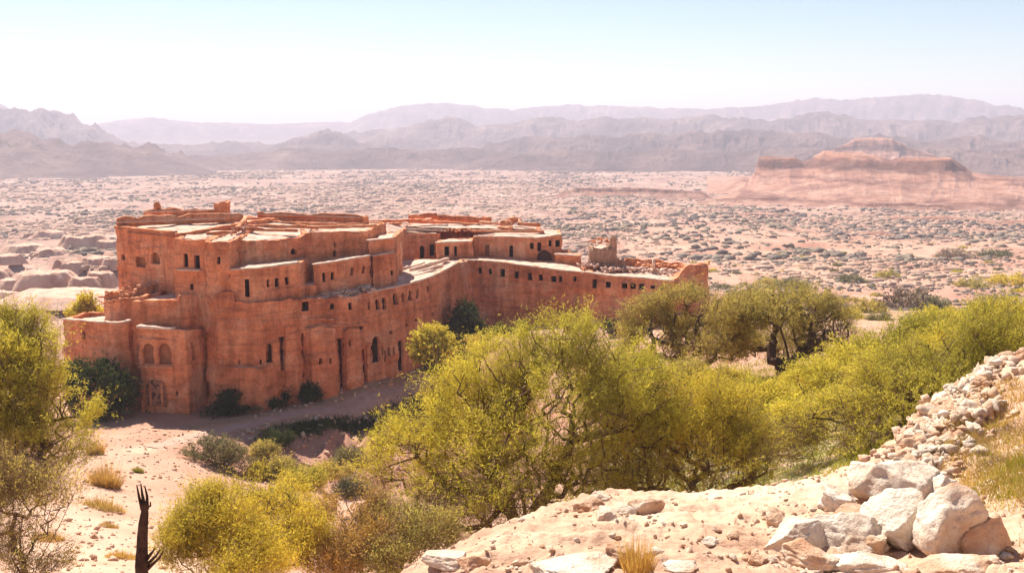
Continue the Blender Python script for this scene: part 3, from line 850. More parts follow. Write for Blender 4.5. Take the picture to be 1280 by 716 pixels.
# low podium and buttress at the foot of the corner
block('buttress', [(263,457,98.3),(300,459,96.9),(326,459,97.1),(347,452,99.4)], 3, -1.5, wins=[(337.5,482,495,6.5)], par_h=.06, amp=.2, batter=.05, label='strata banded podium at the corner')
block('buttress', [(262,378,99),(275,366,98.2),(292,366,98),(298,380,98.8)], 3, 0, wins=[], par_h=.05, amp=.35, batter=.05, ragged=.2, lowroof=False, label='bulging eroded buttress')
for q_, t_, lb in (([(353,420,100.2),(357,409,99.4),(370,408,100.2),(373,420,101.2)], [], 'narrow pier between two tall wall slots'),
               ([(383,411,101.3),(389,410,100.9),(417,408,102.6),(419,416,103.6)], [(399.5,447,455,4.5),(412,447,454,3)], 'broad pier of the facade'),
               ([(430,418,104.1),(433,412,103.9),(449,411,105),(451,418,105.8)], [(437.5,425,433,2.6)], 'pier right of the tallest slot'),
               ([(456,432,106.6),(459,427,106.2),(462,427,106.4),(463,440,107.3)], [], 'slender pier left of the arched doorway')):
    block('pier', q_, 2.4, -1.5, wins=t_, par_h=.04, amp=.2, batter=.035, ragged=.2, lowroof=False, label=lb)
# corner body and gallery wall
wJ0 = [(336.5,429,453,8,'a'),(352.5,421,462,7),(300,449,455,2.5),(326,449,455,2.5)]
body = block('facade', [(290,378,98.0),(325,377,98.1),(345,376,99.3),(372,375,100.6)], 5, -1, wins=wJ0, par_h=.05, amp=.26, batter=.03, ragged=.15, label='eroded corner of the facade', lowroof=False)
J = [(371,375,101.0),(386,374,101.8),(412,372.5,103.6),(440,370.5,105.2),(458,368,106.6),(466,364,107.4),(491,359,109.8),(510,354.5,112),(526,350,114),(540,345,116.5),(553,339,119.5),(571,329,124)]
wJ = [(382,377,389,10),(416,379,387,5.5,'a'),(437.5,378,387.5,5),(460,376.5,387,3.5),(471,373.5,387,5.2,'a'),(479.5,371.5,387,5.2,'a'),(493,366,380.5,5.6,'a'),(503,365,377,4.2,'a'),(512.3,362.5,375.5,4.4,'a'),(521,361,373,3.8,'a'),(533,357.5,365,3.2),
      (376.5,416,472,6.5),(423.5,423,488,9),(453,436,481,6),(468,420,453,10.5,'a'),(485,434,445,3),(491,433,443,2),(499.5,425,463,6),(508,425,434,2.8),
      (451,407.5,412,5),(487,413,417.5,3),(508,404,408,2.6),(520,398,402,3),(541,390,395,3.6),(561,381.5,387,4),(477,433,443,2.4),(480.5,437,452,2.4)]
gal = block('facade', J, 10, -3.5, wins=wJ, par_h=.15, par_t=.4, amp=.22, ragged=.10, batter=.022, poly=[(at(571,329,124).x + 1.5, 130, 10.4), (at(571,329,124).x - 9, 131, 10.5), (-19, 113, 9.9), (-21, 108, 9.9)], label='long gallery facade with a row of arched windows')
band(J[5:], -.1, .15, .12, parent=gal)
band([(366,412,100.8),(400,408,102.3),(430,408,104.3),(455,405,106),(480,401,108.6),(512,393,112.4),(545,383,117.5),(570,375,124)], -.05, .2, .16, parent=gal, mat='mud', jit=.2)
band([(385,399,101.5),(430,400,104.6),(470,397,107.8)], -.05, .14, .14, parent=gal, mat='mud', jit=.22)
rubble([at(410,372,104.5), at(430,369,106), at(452,366,107.6), at(462,363,108.4)], 130, .5, gal, mat='coping', seed=11, zig=.5)
rubble([at(425,363,109), at(445,360,110.5), at(465,355,112)], 60, .4, gal, seed=12, zig=.4)
rubble([at(448,351,112), at(468,350,114)], 40, .4, gal, seed=13, mat='coping', zig=.3)
for a_, b_ in [((425,364,108.6),(463,364.5,109)), ((428,361,110),(466,362,110.5)), ((512,346,119),(553,334,124)), ((505,349,117.5),(550,340,121)), ((513,340,121),(560,325.5,128)), ((493,341,121),(530,331,126))]:
    beam('parapet', at(*a_), at(*b_), .35, .38, 'coping', gal)
# boxes between gallery and keep
mid = block('wing', [(461,301,110.8),(492,297.5,113)], 8, 6, wins=[], par_h=.15, amp=.1, label='square block with red walls behind the keep')
band([(461,301,110.7),(492,297.5,112.9)], -.05, .14, .14, parent=mid)
mid2 = block('wing', [(466,320,110.2),(492,315.5,112)], 3, 6, wins=[(490,338,344,5)], par_h=.05, amp=.1, lowroof=True, label='lower red block')
band([(466,320,110.1),(492,315.5,111.9)], -.05, .14, .14, parent=mid2)

# --- far wing
K = [(570,329.5,126.5),(577,324.5,128.6),(592,325,128.8),(620,327,127.8),(659,332,126.2),(700,337.5,124.2),(729,340,122.8)]
wK = [(600,334,342,4.8,'a'),(613,335,343,4.8,'a'),(628.5,336,346,6.5),(646,339,348,5.5),(662,341,350.5,6),(675.5,343,351,5.5),(692,345,352.5,7.5),(700.5,345,352.5,4.5),(718.5,345.5,352,4)]
farw = block('facade', K, 7.5, 0, wins=wK, par_h=.2, par_t=.5, amp=.24, batter=.03, ragged=.07, label='far wing wall with square windows', dx=(1, 1))
band(K[1:], -.1, .16, .14, parent=farw)
L = [(728,341,121.9),(731,339.5,121.6),(756,344,120.6),(800,347,119.6),(842,351,118.6),(856,341,121.5)]
wL = [(743.5,349,360,6),(760.5,352,359.5,6.5),(781,353.5,360,7),(791.5,354,361,6.5),(802,354.5,361.5,6.5),(816,357,361,6),(827,356.5,363,6)]
rightw = block('facade', L, 8, 0, wins=wL, par_h=.25, par_t=.8, amp=.24, batter=.03, ragged=.07, label='right end wing with small square windows', dx=(2, 1))
band(L[:-1], -.1, .16, .14, parent=rightw)
endt = block('bastion', [(842,352,119.4),(850,343,119.0),(856,335,119.0),(862,332,119.2),(872,332.5,119.8),(879,331,120.6),(885,333,122.5)], 5, 1, wins=[(847,359,372,6)], amp=.26, ragged=.18, par_h=.3, dx=(2, 1), label='eroded mound like end tower')
lump('wall_knob', at(877,337,121.2), 0.8, 'mud', endt, seed=5, sub=3, off=FO, flat=False)
back = block('wing', [(782,325,128.5),(800,325.5,128.2),(825,325,127.6),(846,328,126.5),(860,336,125)], 1.2, 4, wins=[], par_h=.1, amp=.15, ragged=.25, lowroof=False, label='broken rear wall of the right end')
beam('pillar', at(815.5,337,123), at(818.5,337,123), .5, 1.35, 'coping', rightw)
rubble([at(755,340,124), at(780,338,124.5), at(810,339,124), at(842,343,122)], 170, .5, rightw, seed=14, zig=.4)
rubble([at(800,336,126), at(845,338,124.5)], 90, .45, rightw, seed=15, mat='mud', zig=.7)
rubble([at(728,337,125), at(740,333,127), at(752,338,125)], 60, .5, rightw, seed=16, zig=.7)
pale = block('tower', [(738,309,127),(741,308,126.4),(760,309,126),(764,308,126.2)], 3, 4, wins=[], mat='mud_pale', amp=.16, ragged=.22, par_h=.2, label='pale rubble tower stub')
spike = block('tower', [(763,300,126.5),(765,294,126.2),(769,294,126.3),(771,303,127)], 1.0, 4, wins=[], mat='mud_pale', amp=.12, ragged=.3, par_h=.1, lowroof=False, label='pale spike of broken wall')
block('tower', [(770,322,127),(782,326,127.5)], .9, 4, wins=[], mat='mud_pale', amp=.12, ragged=.25, par_h=.1, lowroof=False)
rubble([at(742,306,127), at(748,303,127.5), at(757,304,127)], 26, .35, pale, seed=18, mat='mud', zig=.6)
# --- upper row behind the far wing
O1 = [(493,291,131.5),(498,290.5,132.6),(546,292,134.5),(548,292,134.6)]
up1 = block('upper_wing', O1, 6, 8, wins=[(527.5,307,323,6,'a'),(540,305.5,320,6)], par_h=.15, amp=.1, label='upper row left part with dark doorways')
up2 = block('upper_wing', [(545,304,130.6),(590,302,131.6)], 4, 8, wins=[(558.5,308,320,6),(569.5,308,320,3.6)], par_h=.12, amp=.08, label='projecting box room with pale roof')
band([(545,304,130.5),(590,302,131.5)], -.05, .2, .2, parent=up2)
up3 = block('upper_wing', [(592,295.5,134.4),(610,295.5,134.2),(640,296,133.5),(670,297.5,132.4),(686,296,132),(702,293,132.2)], 6, 8, wins=[(609,306,320,5,'b'),(639,306.5,321.5,5,'a'),(664.5,303.5,311.5,5),(674,303,314,5),(687.5,300,308,4),(697,300,308.5,6)], par_h=.15, amp=.12, label='upper row right part')
band([(592,295.5,134.3),(640,296,133.4),(670,297.5,132.3),(702,293,132.1)], -.08, .15, .14, parent=up3)
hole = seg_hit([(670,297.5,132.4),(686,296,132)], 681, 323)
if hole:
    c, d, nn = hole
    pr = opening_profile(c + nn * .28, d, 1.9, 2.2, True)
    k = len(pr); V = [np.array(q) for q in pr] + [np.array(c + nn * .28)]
    mesh_np('breach_shade', V, [(i, (i + 1) % k, k) for i in range(k)], M['dark'], parent=up3, offset=FO)  # flat dark sheet on the wall, painted as the shade inside a hole
low3 = block('wing', [(694,318,130.5),(726,320,128.5)], 2.5, 5, wins=[], par_h=.1, amp=.12, ragged=.15, label='low ruined room beside the upper row')
band([(694,318,130.4),(726,320,128.4)], -.05, .16, .2, parent=low3, jit=.15)
block('wing', [(694,313,133),(712,313,132.5)], 1.0, 5, wins=[], par_h=.1, amp=.1, ragged=.2, lowroof=False)
# roofscape further back
rr = block('rear_wing', [(455,283,133),(520,279,140),(600,281,141),(650,284,140),(676,288,138)], 6, 6, wins=[], par_h=.1, amp=.1, ragged=.1, label='uneven roofs behind the upper row')
block('rear_wing', [(511,275,146),(545,272.5,146)], 4, 8, wins=[], par_h=.2, amp=.12, ragged=.15, label='raised rear room')
beam('parapet', at(540,276,146), at(604,279,144), .4, .75, 'mud', rr)
beam('parapet', at(511,273.5,146), at(546,272,145), .4, .6, 'mud', rr)
block('chimney', [(603,271,143.5),(614,271.5,143)], 1.0, 10, wins=[], par_h=.08, amp=.07, lowroof=False, label='square chimney block')
rubble([at(630,279,141), at(646,278,141)], 30, .6, rr, seed=20, mat='mud', zig=.6)
beam('parapet', at(648,282,140), at(675,283.5,138.5), .4, .55, 'mud', rr)
for a_, b_ in [((470,286,136),(560,283,138)), ((500,288,134.5),(560,289.5,136.5)), ((590,290,136),(680,291,135)), ((600,279,142),(640,283,140)), ((455,279,137),(510,277,143)), ((450,283,125),(500,281,134)), ((520,277,143),(600,282,140))]:
    beam('roof_ridge', at(*a_), at(*b_), .5, .3, 'mud' if rng.random() < .6 else 'coping', rr)
rubble([at(560,289,136), at(590,290,136.5)], 45, .35, up1, seed=21, mat='mud', zig=.35)
block('rear_wing', [(556,281,141),(578,281.5,140.5)], 2.5, 9, wins=[], par_h=.1, amp=.1, lowroof=True)
block('rear_wing', [(622,284,138),(640,284.5,137.5)], 2.2, 9, wins=[], par_h=.1, amp=.1, ragged=.18)
block('rear_wing', [(476,283,131),(492,282.5,131.5)], 2.2, 9, wins=[], par_h=.1, amp=.1, ragged=.15)
# wall roof deck joining keep and far wing so no gap shows
block('rear_wing', [(455,291,116),(500,292,127)], 12, 5, wins=[], par_h=.1, amp=.1, label='linking roof')
bpy.context.view_layer.update()

# ------------------------------------------------------------------ plants
def ground_hit(px, py, y0=8, y1=600):
    Y = y0
    prev = None
    Ys = np.exp(np.linspace(math.log(y0), math.log(y1), 500))
    P = np.array([at(px, py, float(q))[:] for q in Ys])
    h = height(P[:, 0], P[:, 1])
    k = np.argmax(P[:, 2] < h)
    if P[k, 2] >= h[k]: k = len(Ys) - 1
    return Vector((P[k, 0], P[k, 1], h[k]))

def tubes(segs, sides_thick=6):
    """segs: list of (p0, p1, r0, r1) -> verts, tri faces"""
    if not segs: return np.zeros((0, 3)), np.zeros((0, 3), int)
    A = np.array([s[0] for s in segs]); B = np.array([s[1] for s in segs])
    r0 = np.array([s[2] for s in segs]); r1 = np.array([s[3] for s in segs])
    D = B - A; D /= np.linalg.norm(D, axis=1)[:, None] + 1e-9
    up = np.where(np.abs(D[:, 2:3]) > .9, np.array([[1., 0, 0]]), np.array([[0, 0, 1.]]))
    U = np.cross(D, up); U /= np.linalg.norm(U, axis=1)[:, None] + 1e-9
    W = np.cross(D, U)
    Vs = []; Fs = []; n = len(segs); base = 0
    for k, msk in ((6, r0 > .05), (3, r0 <= .05)):
        idx = np.where(msk)[0]
        if not len(idx): continue
        m = len(idx); rings = []
        for c_, r_ in ((A[idx], r0[idx]), (B[idx] + D[idx] * r1[idx][:, None] * .5, r1[idx])):
            for j in range(k):
                a = 2 * math.pi * j / k
                rings.append(c_ + (U[idx] * math.cos(a) + W[idx] * math.sin(a)) * r_[:, None])
        V = np.stack(rings, 1).reshape(-1, 3)           # m, 2k
        for j in range(k):
            a, b = j, (j + 1) % k
            o_ = base + np.arange(m) * 2 * k
            Fs.append(np.c_[o_ + a, o_ + b, o_ + k + b]); Fs.append(np.c_[o_ + a, o_ + k + b, o_ + k + a])
        Vs.append(V); base += len(V)
    return np.vstack(Vs), np.vstack(Fs)

def unit(v): return v / (np.linalg.norm(v, axis=-1, keepdims=True) + 1e-9)

def leaves(r, P, D, L, per, size, spread, wid=.3):
    """sprays of narrow leaflets along short twigs"""
    n = len(P); t = r.random((n, per))
    droop = np.zeros((n, per, 3)); droop[..., 2] = -(t ** 2) * L[:, None] * .25
    c = P[:, None] + D[:, None] * (t * L[:, None])[..., None] + droop + r.normal(size=(n, per, 3)) * (spread * (0.4 + .8 * t))[..., None]
    d = unit(D[:, None] * .7 + r.normal(size=(n, per, 3)) * .75)
    s = unit(np.cross(d, r.normal(size=(n, per, 3))))
    sz = size * (.6 + .8 * r.random((n, per, 1)))
    v0 = c - d * sz * .5 - s * sz * wid * .5; v1 = c - d * sz * .4 + s * sz * wid * .5; v2 = c + d * sz * .6
    V = np.stack([v0, v1, v2], 2).reshape(-1, 3)
    return V, np.arange(len(V)).reshape(-1, 3)

def tree(name, label, cat, base, lobes, n_tw=3000, per=22, size=.10, seed=0, leaf='leaf_yellow', trunk_r=.16, stems=4, twl=.7, group=None,
         gap=-.18, gapf=.8, bare=.0, spread=.07, dead_low=None, limbs=70, fine=450, wid=.3, bark='bark', up=.35, fringe=.25):
    """lobes: (px,py,rx,ry,Y) in photograph pixels, made into real ellipsoids at Y metres"""
    r = np.random.default_rng(seed)
    B = np.array(base[:])
    Lb = []
    for px, py, rx, ry, Y in lobes:
        c = at(px, py, Y); dep = Y * cp - (c.z - EYE) * sp_
        Lb.append((np.array(c[:]), np.array((rx * dep / F, max(rx, ry) * dep / F * .85, ry * dep / F))))
    vol = np.array([np.prod(q[1]) ** .72 for q in Lb]); vol /= vol.sum()
    def sample(n, pw):
        k = r.choice(len(Lb), n, p=vol)
        d = unit(r.normal(size=(n, 3))); rad = r.random(n) ** pw
        cc = np.array([Lb[i][0] for i in k]); rr_ = np.array([Lb[i][1] for i in k])
        return cc + d * rr_ * rad[:, None], d, rad, k
    P, D, rad, k = sample(int(n_tw * 1.9), .36)
    g = fbm(P[:, 0] * gapf, P[:, 1] * gapf, P[:, 2] * gapf, octv=3, seed=seed)
    keep = (g > gap)
    P, D, rad = P[keep][:n_tw], D[keep][:n_tw], rad[keep][:n_tw]
    gz = height(P[:, 0], P[:, 1]); ok = P[:, 2] > gz + .15
    P, D, rad = P[ok], D[ok], rad[ok]
    crown_c = np.average([q[0] for q in Lb], axis=0, weights=vol)
    out = unit(P - (B * .45 + crown_c * .55))
    Dd = unit(out * .75 + np.array((0, 0, up)) + r.normal(size=P.shape) * .42)
    L = twl * (.5 + r.random(len(P))) * (1 + fringe * (r.random(len(P)) < .15) * 2)
    # skeleton
    nodes = [B.copy()]; par = [-1]
    def grow(T, step, jit):
        for t in T:
            A = np.array(nodes)
            v = t - A; dist = np.linalg.norm(v, axis=1)
            cost = dist + np.maximum(0, A[:, 2] - t[2] + .1) * .9 + .10 * np.linalg.norm(A - B, axis=1)
            i = int(np.argmin(cost)); p = A[i]; dd = dist[i]
            m = max(1, int(dd / step)); side = r.normal(size=3) * dd * jit; side[2] -= dd * .08
            last = i
            for q in range(1, m + 1):
                f = q / m
                nodes.append(p + (t - p) * f + side * math.sin(math.pi * f) + r.normal(size=3) * dd * .018)
                par.append(last); last = len(nodes) - 1
    for s in range(stems):
        a = 2 * math.pi * (s + r.random() * .6) / max(stems, 1)
        w_ = (crown_c - B) * np.array((.35, .35, .5))
        t = B + w_ + np.array((math.cos(a), math.sin(a), 0)) * np.linalg.norm(crown_c - B) * .28 + r.normal(size=3) * .1
        m = 4; last = 0
        for q in range(1, m + 1):
            nodes.append(B + (t - B) * (q / m) + r.normal(size=3) * np.linalg.norm(w_) * .05); par.append(last); last = len(nodes) - 1
    T, _, tr, _ = sample(limbs, .9); T = T[np.argsort(np.linalg.norm(T - B, axis=1))]; grow(T[T[:, 2] > B[2]], .35 if trunk_r > .1 else .2, .12)
    n_l = len(nodes)
    if fine:
        T, _, tr, _ = sample(fine, .45); T = T[np.argsort(np.linalg.norm(T - B, axis=1))]; grow(T[T[:, 2] > B[2]], .6, .08)
    nodes = np.array(nodes); w = np.ones(len(nodes)) * .35
    for i in range(len(nodes) - 1, 0, -1): w[par[i]] += w[i]
    rad_ = trunk_r * (w / w[0]) ** .46
    rad_ = np.maximum(rad_, min(trunk_r * .035, .012))
    segs = [(nodes[par[i]], nodes[i], min(rad_[par[i]], rad_[i] * 1.35), rad_[i]) for i in range(1, len(nodes))]
    root = empty(name, B, label, cat, group)
    V, Fc = tubes(segs)
    mesh_np('trunk', V, Fc, M[bark], parent=root, offset=B, smooth=True)
    lv = r.random(len(P)) >= bare
    if dead_low is not None:                    # older wood low in the crown carries few leaves
        zf = (P[:, 2] - P[:, 2].min()) / (np.ptp(P[:, 2]) + 1e-6)
        lv &= r.random(len(P)) < np.clip((zf - dead_low[0]) / (dead_low[1] - dead_low[0]), .12, 1)
    V, Fc = leaves(r, P[lv], Dd[lv], L[lv], per, size, spread, wid)
    # twigs
    tr_ = max(.0035, size * .05)
    nv = np.where(~lv)[0]; nk = np.concatenate([nv, np.where(lv)[0][::2]])
    Pt, Dt, Lt = P[nk], Dd[nk], L[nk]
    st = unit(np.cross(Dt, r.normal(size=Dt.shape)))
    tv = np.stack([Pt - st * tr_, Pt + st * tr_, Pt + Dt * Lt[:, None]], 1)
    # side shoots of bare twigs
    ex = []
    if len(nv):
        for _ in range(6):
            q = P[nv] + Dd[nv] * (L[nv] * r.random(len(nv)))[:, None]
            dd = unit(Dd[nv] + r.normal(size=(len(nv), 3)) * .8); ll = L[nv] * .5
            s2 = unit(np.cross(dd, r.normal(size=dd.shape)))
            ex.append(np.stack([q - s2 * tr_, q + s2 * tr_, q + dd * ll[:, None]], 1))
    tv = np.concatenate([tv] + ex).reshape(-1, 3)
    cr = mesh_np('crown', V, Fc, M[leaf], parent=root, offset=B)
    mesh_np('twigs', tv, np.arange(len(tv)).reshape(-1, 3), M['twig'], parent=cr, offset=B)
    return root

gh = ground_hit
def gz(px, Y, py=560):
    p = at(px, py, Y); return Vector((p.x, Y, H(p.x, Y)))

YG = 'yellow green feathery tree'
# the big central tree
tree('feathery_tree', 'largest yellow green feathery tree, centre, just behind the stony ledge', 'tree', gz(655, 25.2, 640),
     [(712,430,60,34,27),(650,468,80,50,27),(590,505,66,50,27),(520,558,52,44,26),(765,480,80,58,27),(695,520,110,70,26.5),(610,575,90,60,26),(535,622,54,46,25),(482,588,30,28,25.5),(700,590,90,40,26),(805,520,50,46,27),(595,640,56,40,24.5),(640,620,50,30,24.5)],
     bare=.16, wid=.2, n_tw=9500, per=25, size=.085, seed=1, trunk_r=.26, stems=5, twl=.55, gap=-.22, dead_low=(.02, .40), limbs=110, fine=1100)
tree('feathery_tree', 'dense yellow green tree to the right of the big central tree', 'tree', gz(885, 26.5, 620),
     [(850,520,75,50,28),(905,525,55,50,28.5),(800,565,65,48,27),(870,580,80,42,27),(935,570,45,40,27.5),(780,605,45,25,26.5)],
     bare=.16, wid=.2, n_tw=5000, per=25, size=.085, seed=2, trunk_r=.18, stems=5, twl=.5, gap=-.2, dead_low=(.0, .5), limbs=90, fine=700)
tree('feathery_tree', 'wide yellow green tree standing behind the stone ridge at the right', 'tree', gz(1140, 31, 590),
     [(1130,490,75,48,33),(1050,530,55,45,32),(1185,460,65,40,33),(1170,520,80,60,31.5),(1090,560,60,38,31),(1235,430,60,45,32.5),(1010,560,40,38,31.5)],
     bare=.16, wid=.22, n_tw=7200, per=24, size=.10, seed=3, trunk_r=.24, stems=5, twl=.62, gap=-.2, dead_low=(.05, .55), limbs=110, fine=800)
tree('feathery_tree', 'bright yellow green tree cut by the right edge of the view', 'tree', gz(1270, 42, 520),
     [(1255,412,50,30,43),(1300,430,60,45,42),(1205,432,45,30,42),(1265,455,60,40,41),(1190,455,40,30,41)],
     n_tw=3200, per=20, size=.13, seed=4, trunk_r=.2, stems=4, twl=.75, limbs=60, fine=250)
tree('feathery_tree', 'smaller yellow green tree between the twisted olive trees and the right edge', 'tree', gz(1105, 48, 520),
     [(1120,440,50,28,49),(1065,462,40,28,48),(1160,422,40,26,49.5),(1030,480,45,30,47),(1090,480,50,35,47)],
     n_tw=3400, per=18, size=.14, seed=5, trunk_r=.2, stems=4, twl=.8, limbs=60, fine=250)
# two old trees with dark twisted trunks
tree('gnarled_tree', 'olive green old tree with dark forked trunk beside the right end of the fortress', 'tree', gz(852, 60),
     [(865,388,62,26,60),(818,405,44,28,60),(912,395,44,26,61.5),(845,428,62,26,58.5),(800,438,26,20,59.5),(900,430,38,24,62)],
     wid=.28, n_tw=4300, per=20, size=.13, seed=6, leaf='leaf_olive', trunk_r=.36, stems=5, twl=.85, gap=-.08, gapf=.5, bare=.2, limbs=60, fine=250, bark='bark')
tree('gnarled_tree', 'olive green old tree with tangled black trunk and hanging dead boughs', 'tree', gz(975, 60.5),
     [(970,386,62,25,61),(1022,402,44,28,61.5),(925,398,38,24,60.5),(990,425,50,24,63),(1045,428,28,24,61),(1005,384,44,22,63),(930,430,30,18,63)],
     wid=.28, n_tw=4300, per=20, size=.13, seed=7, leaf='leaf_olive', trunk_r=.40, stems=6, twl=.85, gap=-.08, gapf=.5, bare=.24, limbs=60, fine=260, bark='bark')
# left edge
tree('feathery_tree', 'tall yellow green tree filling the left edge of the view', 'tree', gz(10, 33, 700),
     [(28,436,48,34,35),(-10,450,60,50,35),(50,490,50,38,34.5),(10,510,80,60,34.5),(82,520,32,24,34),(-30,560,70,70,34),(50,560,62,45,33.5),(20,410,40,22,35.5),(106,516,18,11,34)],
     bare=.15, wid=.22, n_tw=6300, per=23, size=.11, seed=8, trunk_r=.25, stems=5, twl=.7, gap=-.2, dead_low=(.0, .35), limbs=90, fine=600)
tree('thorn_bush', 'brown half bare thorn bush under the tall tree at the left edge', 'bush', gz(5, 29, 716),
     [(20,640,62,50,30),(-20,620,60,60,30),(60,620,42,34,30.5),(40,690,50,40,29)],
     n_tw=3600, per=12, size=.09, seed=9, leaf='leaf_olive', trunk_r=.10, stems=6, twl=.55, bare=.55, limbs=70, fine=500)
# front centre-left
tree('feathery_bush', 'light yellow green bush in front, right of the dead cactus', 'bush', gz(300, 21, 716),
     [(300,650,60,38,22),(345,635,45,36,22.5),(250,665,46,32,21.5),(300,700,70,34,21),(370,670,40,40,22),(225,690,30,26,21),(260,625,26,16,22)],
     bare=.12, wid=.22, n_tw=4000, per=23, size=.07, seed=10, trunk_r=.08, stems=7, twl=.42, gap=-.1, gapf=1.4, limbs=60, fine=500)
tree('dry_bush', 'dry yellow and orange bush between the light bush and the big central tree', 'bush', gz(440, 22, 716),
     [(430,655,38,36,23),(470,690,40,34,22.5),(415,700,40,30,22),(465,645,26,24,23.5)],
     n_tw=2300, per=18, size=.065, seed=11, leaf='grass_dry', trunk_r=.06, stems=7, twl=.4, bare=.25, limbs=50, fine=300)
tree('thorn_bush', 'olive thorn bush at the foot of the big central tree', 'bush', gz(520, 22, 716),
     [(500,665,36,34,23),(540,670,34,26,22.5),(490,700,30,26,22)],
     n_tw=1700, per=16, size=.07, seed=12, leaf='leaf_olive', trunk_r=.07, stems=6, twl=.4, bare=.35, limbs=50, fine=300)
# by the fortress
tree('round_bush', 'dark green round bush against the left bastion', 'bush', gz(122, 95, 515),
     [(122,482,36,30,95),(95,470,18,18,95.5),(150,490,18,22,94.5),(115,505,30,18,94)], n_tw=1500, per=16, size=.24, seed=13, leaf='leaf_dark', trunk_r=.14, stems=4, twl=.8, limbs=30, fine=0, wid=.45)
tree('small_tree', 'yellow green small tree in front of the far end of the gallery facade', 'tree', gz(538, 103, 470),
     [(540,425,24,16,104),(548,445,22,18,103),(530,440,16,16,103.5),(556,432,12,10,104)], n_tw=1000, per=16, size=.26, seed=14, leaf='leaf_yellow', trunk_r=.16, stems=3, twl=.8, limbs=30, fine=0, wid=.45)
tree('small_tree', 'dark green bushy tree in the corner where the two long walls meet', 'tree', gz(580, 119, 440),
     [(581,396,15,17,119),(575,412,14,16,118.5),(592,412,13,15,118.5),(582,428,20,12,118)], n_tw=1000, per=16, size=.28, seed=15, leaf='leaf_dark', trunk_r=.18, stems=3, twl=.9, limbs=30, fine=0, wid=.45)
tree('round_bush', 'grey green bush on the sand in front of the fortress', 'bush', gz(268, 80, 595),
     [(268,565,30,19,80.5),(245,573,18,15,80),(292,575,20,17,80),(268,588,34,12,79.5)], n_tw=1500, per=16, size=.18, seed=16, leaf='leaf_grey', trunk_r=.1, stems=5, twl=.65, limbs=30, fine=100, bare=.2)
tree('small_tree', 'pale yellow green bush behind the left bastion', 'bush', gz(112, 118, 400),
     [(110,385,14,15,118),(100,395,16,12,117.5),(120,396,10,10,118)], n_tw=600, per=14, size=.26, seed=17, leaf='leaf_yellow', trunk_r=.12, stems=3, twl=.8, limbs=20, fine=0, wid=.45)
wallside = [(288,508,20,20,96.3,'leaf_dark','dark bush left of the strata banded podium'), (270,522,22,12,95.5,'leaf_dark','low dark bush in front of the podium'),
  (232,528,22,9,94.5,'leaf_dark','low dark plants in the shade below the gatehouse corner'), (192,523,20,8,95.3,'leaf_dark','low dark plants at the foot of the worn gate'),
  (348,512,12,12,97.8,'leaf_dark','dark bush at the right side of the podium'), (361,492,5,10,99.8,'leaf_dark','narrow dark shrub in the first wall cleft'),
  (387,491,12,12,100.5,'leaf_dark','dark shrub by the path near the tall slot'), (318,520,12,9,96.2,'leaf_grey','grey bush in front of the podium face'),
  (345,548,20,9,88,'leaf_dark','dark shrub on the outer edge of the path'), (330,563,16,10,85,'leaf_olive','olive shrub below the path edge'),
  (350,586,22,12,81,'leaf_olive','olive shrub on the sand right of the grey bush'), (322,590,14,10,80,'leaf_yellow','yellow shrub beside the grey bush'),
  (440,574,24,12,84,'leaf_grey','grey shrub at the foot of the gullied bank'), (418,590,22,12,80,'leaf_olive','olive shrub in the dry gully'),
  (380,600,26,14,74,'leaf_yellow','yellow green shrub in the gully'), (545,462,14,9,102,'leaf_dark','dark shrub at the end of the path'),
  (440,612,20,10,70,'leaf_grey','grey shrub near the bright sand gap'), (345,628,30,16,62,'leaf_yellow','yellow shrub behind the light front bush'),
  (640,412,22,10,114,'leaf_dark','dark shrub under the far wing'), (770,410,16,8,112,'leaf_dark','dark shrub under the right end wing'), (725,412,16,9,112,'leaf_olive','olive shrub below the joint of the two wings'),
  (600,432,24,10,108,'leaf_olive','olive shrub left of the big tree top near the corner'),
  (905,480,34,16,52,'leaf_yellow','yellow green shrub between the two gnarled trees'), (1010,482,36,18,50,'leaf_yellow','yellow green shrub right of the second gnarled tree'),
  (950,500,40,20,44,'leaf_yellow','spreading yellow green shrub in the grassy gap'), (990,530,34,22,38,'leaf_yellow','yellow green shrub at the left of the wide tree'),
  (930,540,26,16,36,'leaf_olive','olive shrub on the grassy slope behind the ledge'), (860,470,26,14,54,'leaf_olive','olive shrub under the left gnarled tree'),
  (800,462,30,16,54,'leaf_yellow','yellow green shrub under the left end of the gnarled trees'), (1060,500,36,20,42,'leaf_yellow','yellow green shrub behind the wide tree')]
for i, (px, py, rx, ry, Y, lf, lab) in enumerate(wallside):
    tree('shrub', lab, 'shrub', gz(px, Y, py), [(px, py, rx, ry, Y), (px - rx * .4, py + ry * .4, rx * .6, ry * .6, Y - .4), (px + rx * .4, py + ry * .3, rx * .6, ry * .7, Y)],
         n_tw=int(180 + rx * ry * (1.6 if Y > 60 else 2.2)), per=14, size=.17 if Y > 90 else .14 if Y > 60 else .10, seed=100 + i, leaf=lf, trunk_r=.06, stems=5, twl=.55, limbs=16, fine=0, wid=.45, group='shrubs around the fortress foot')
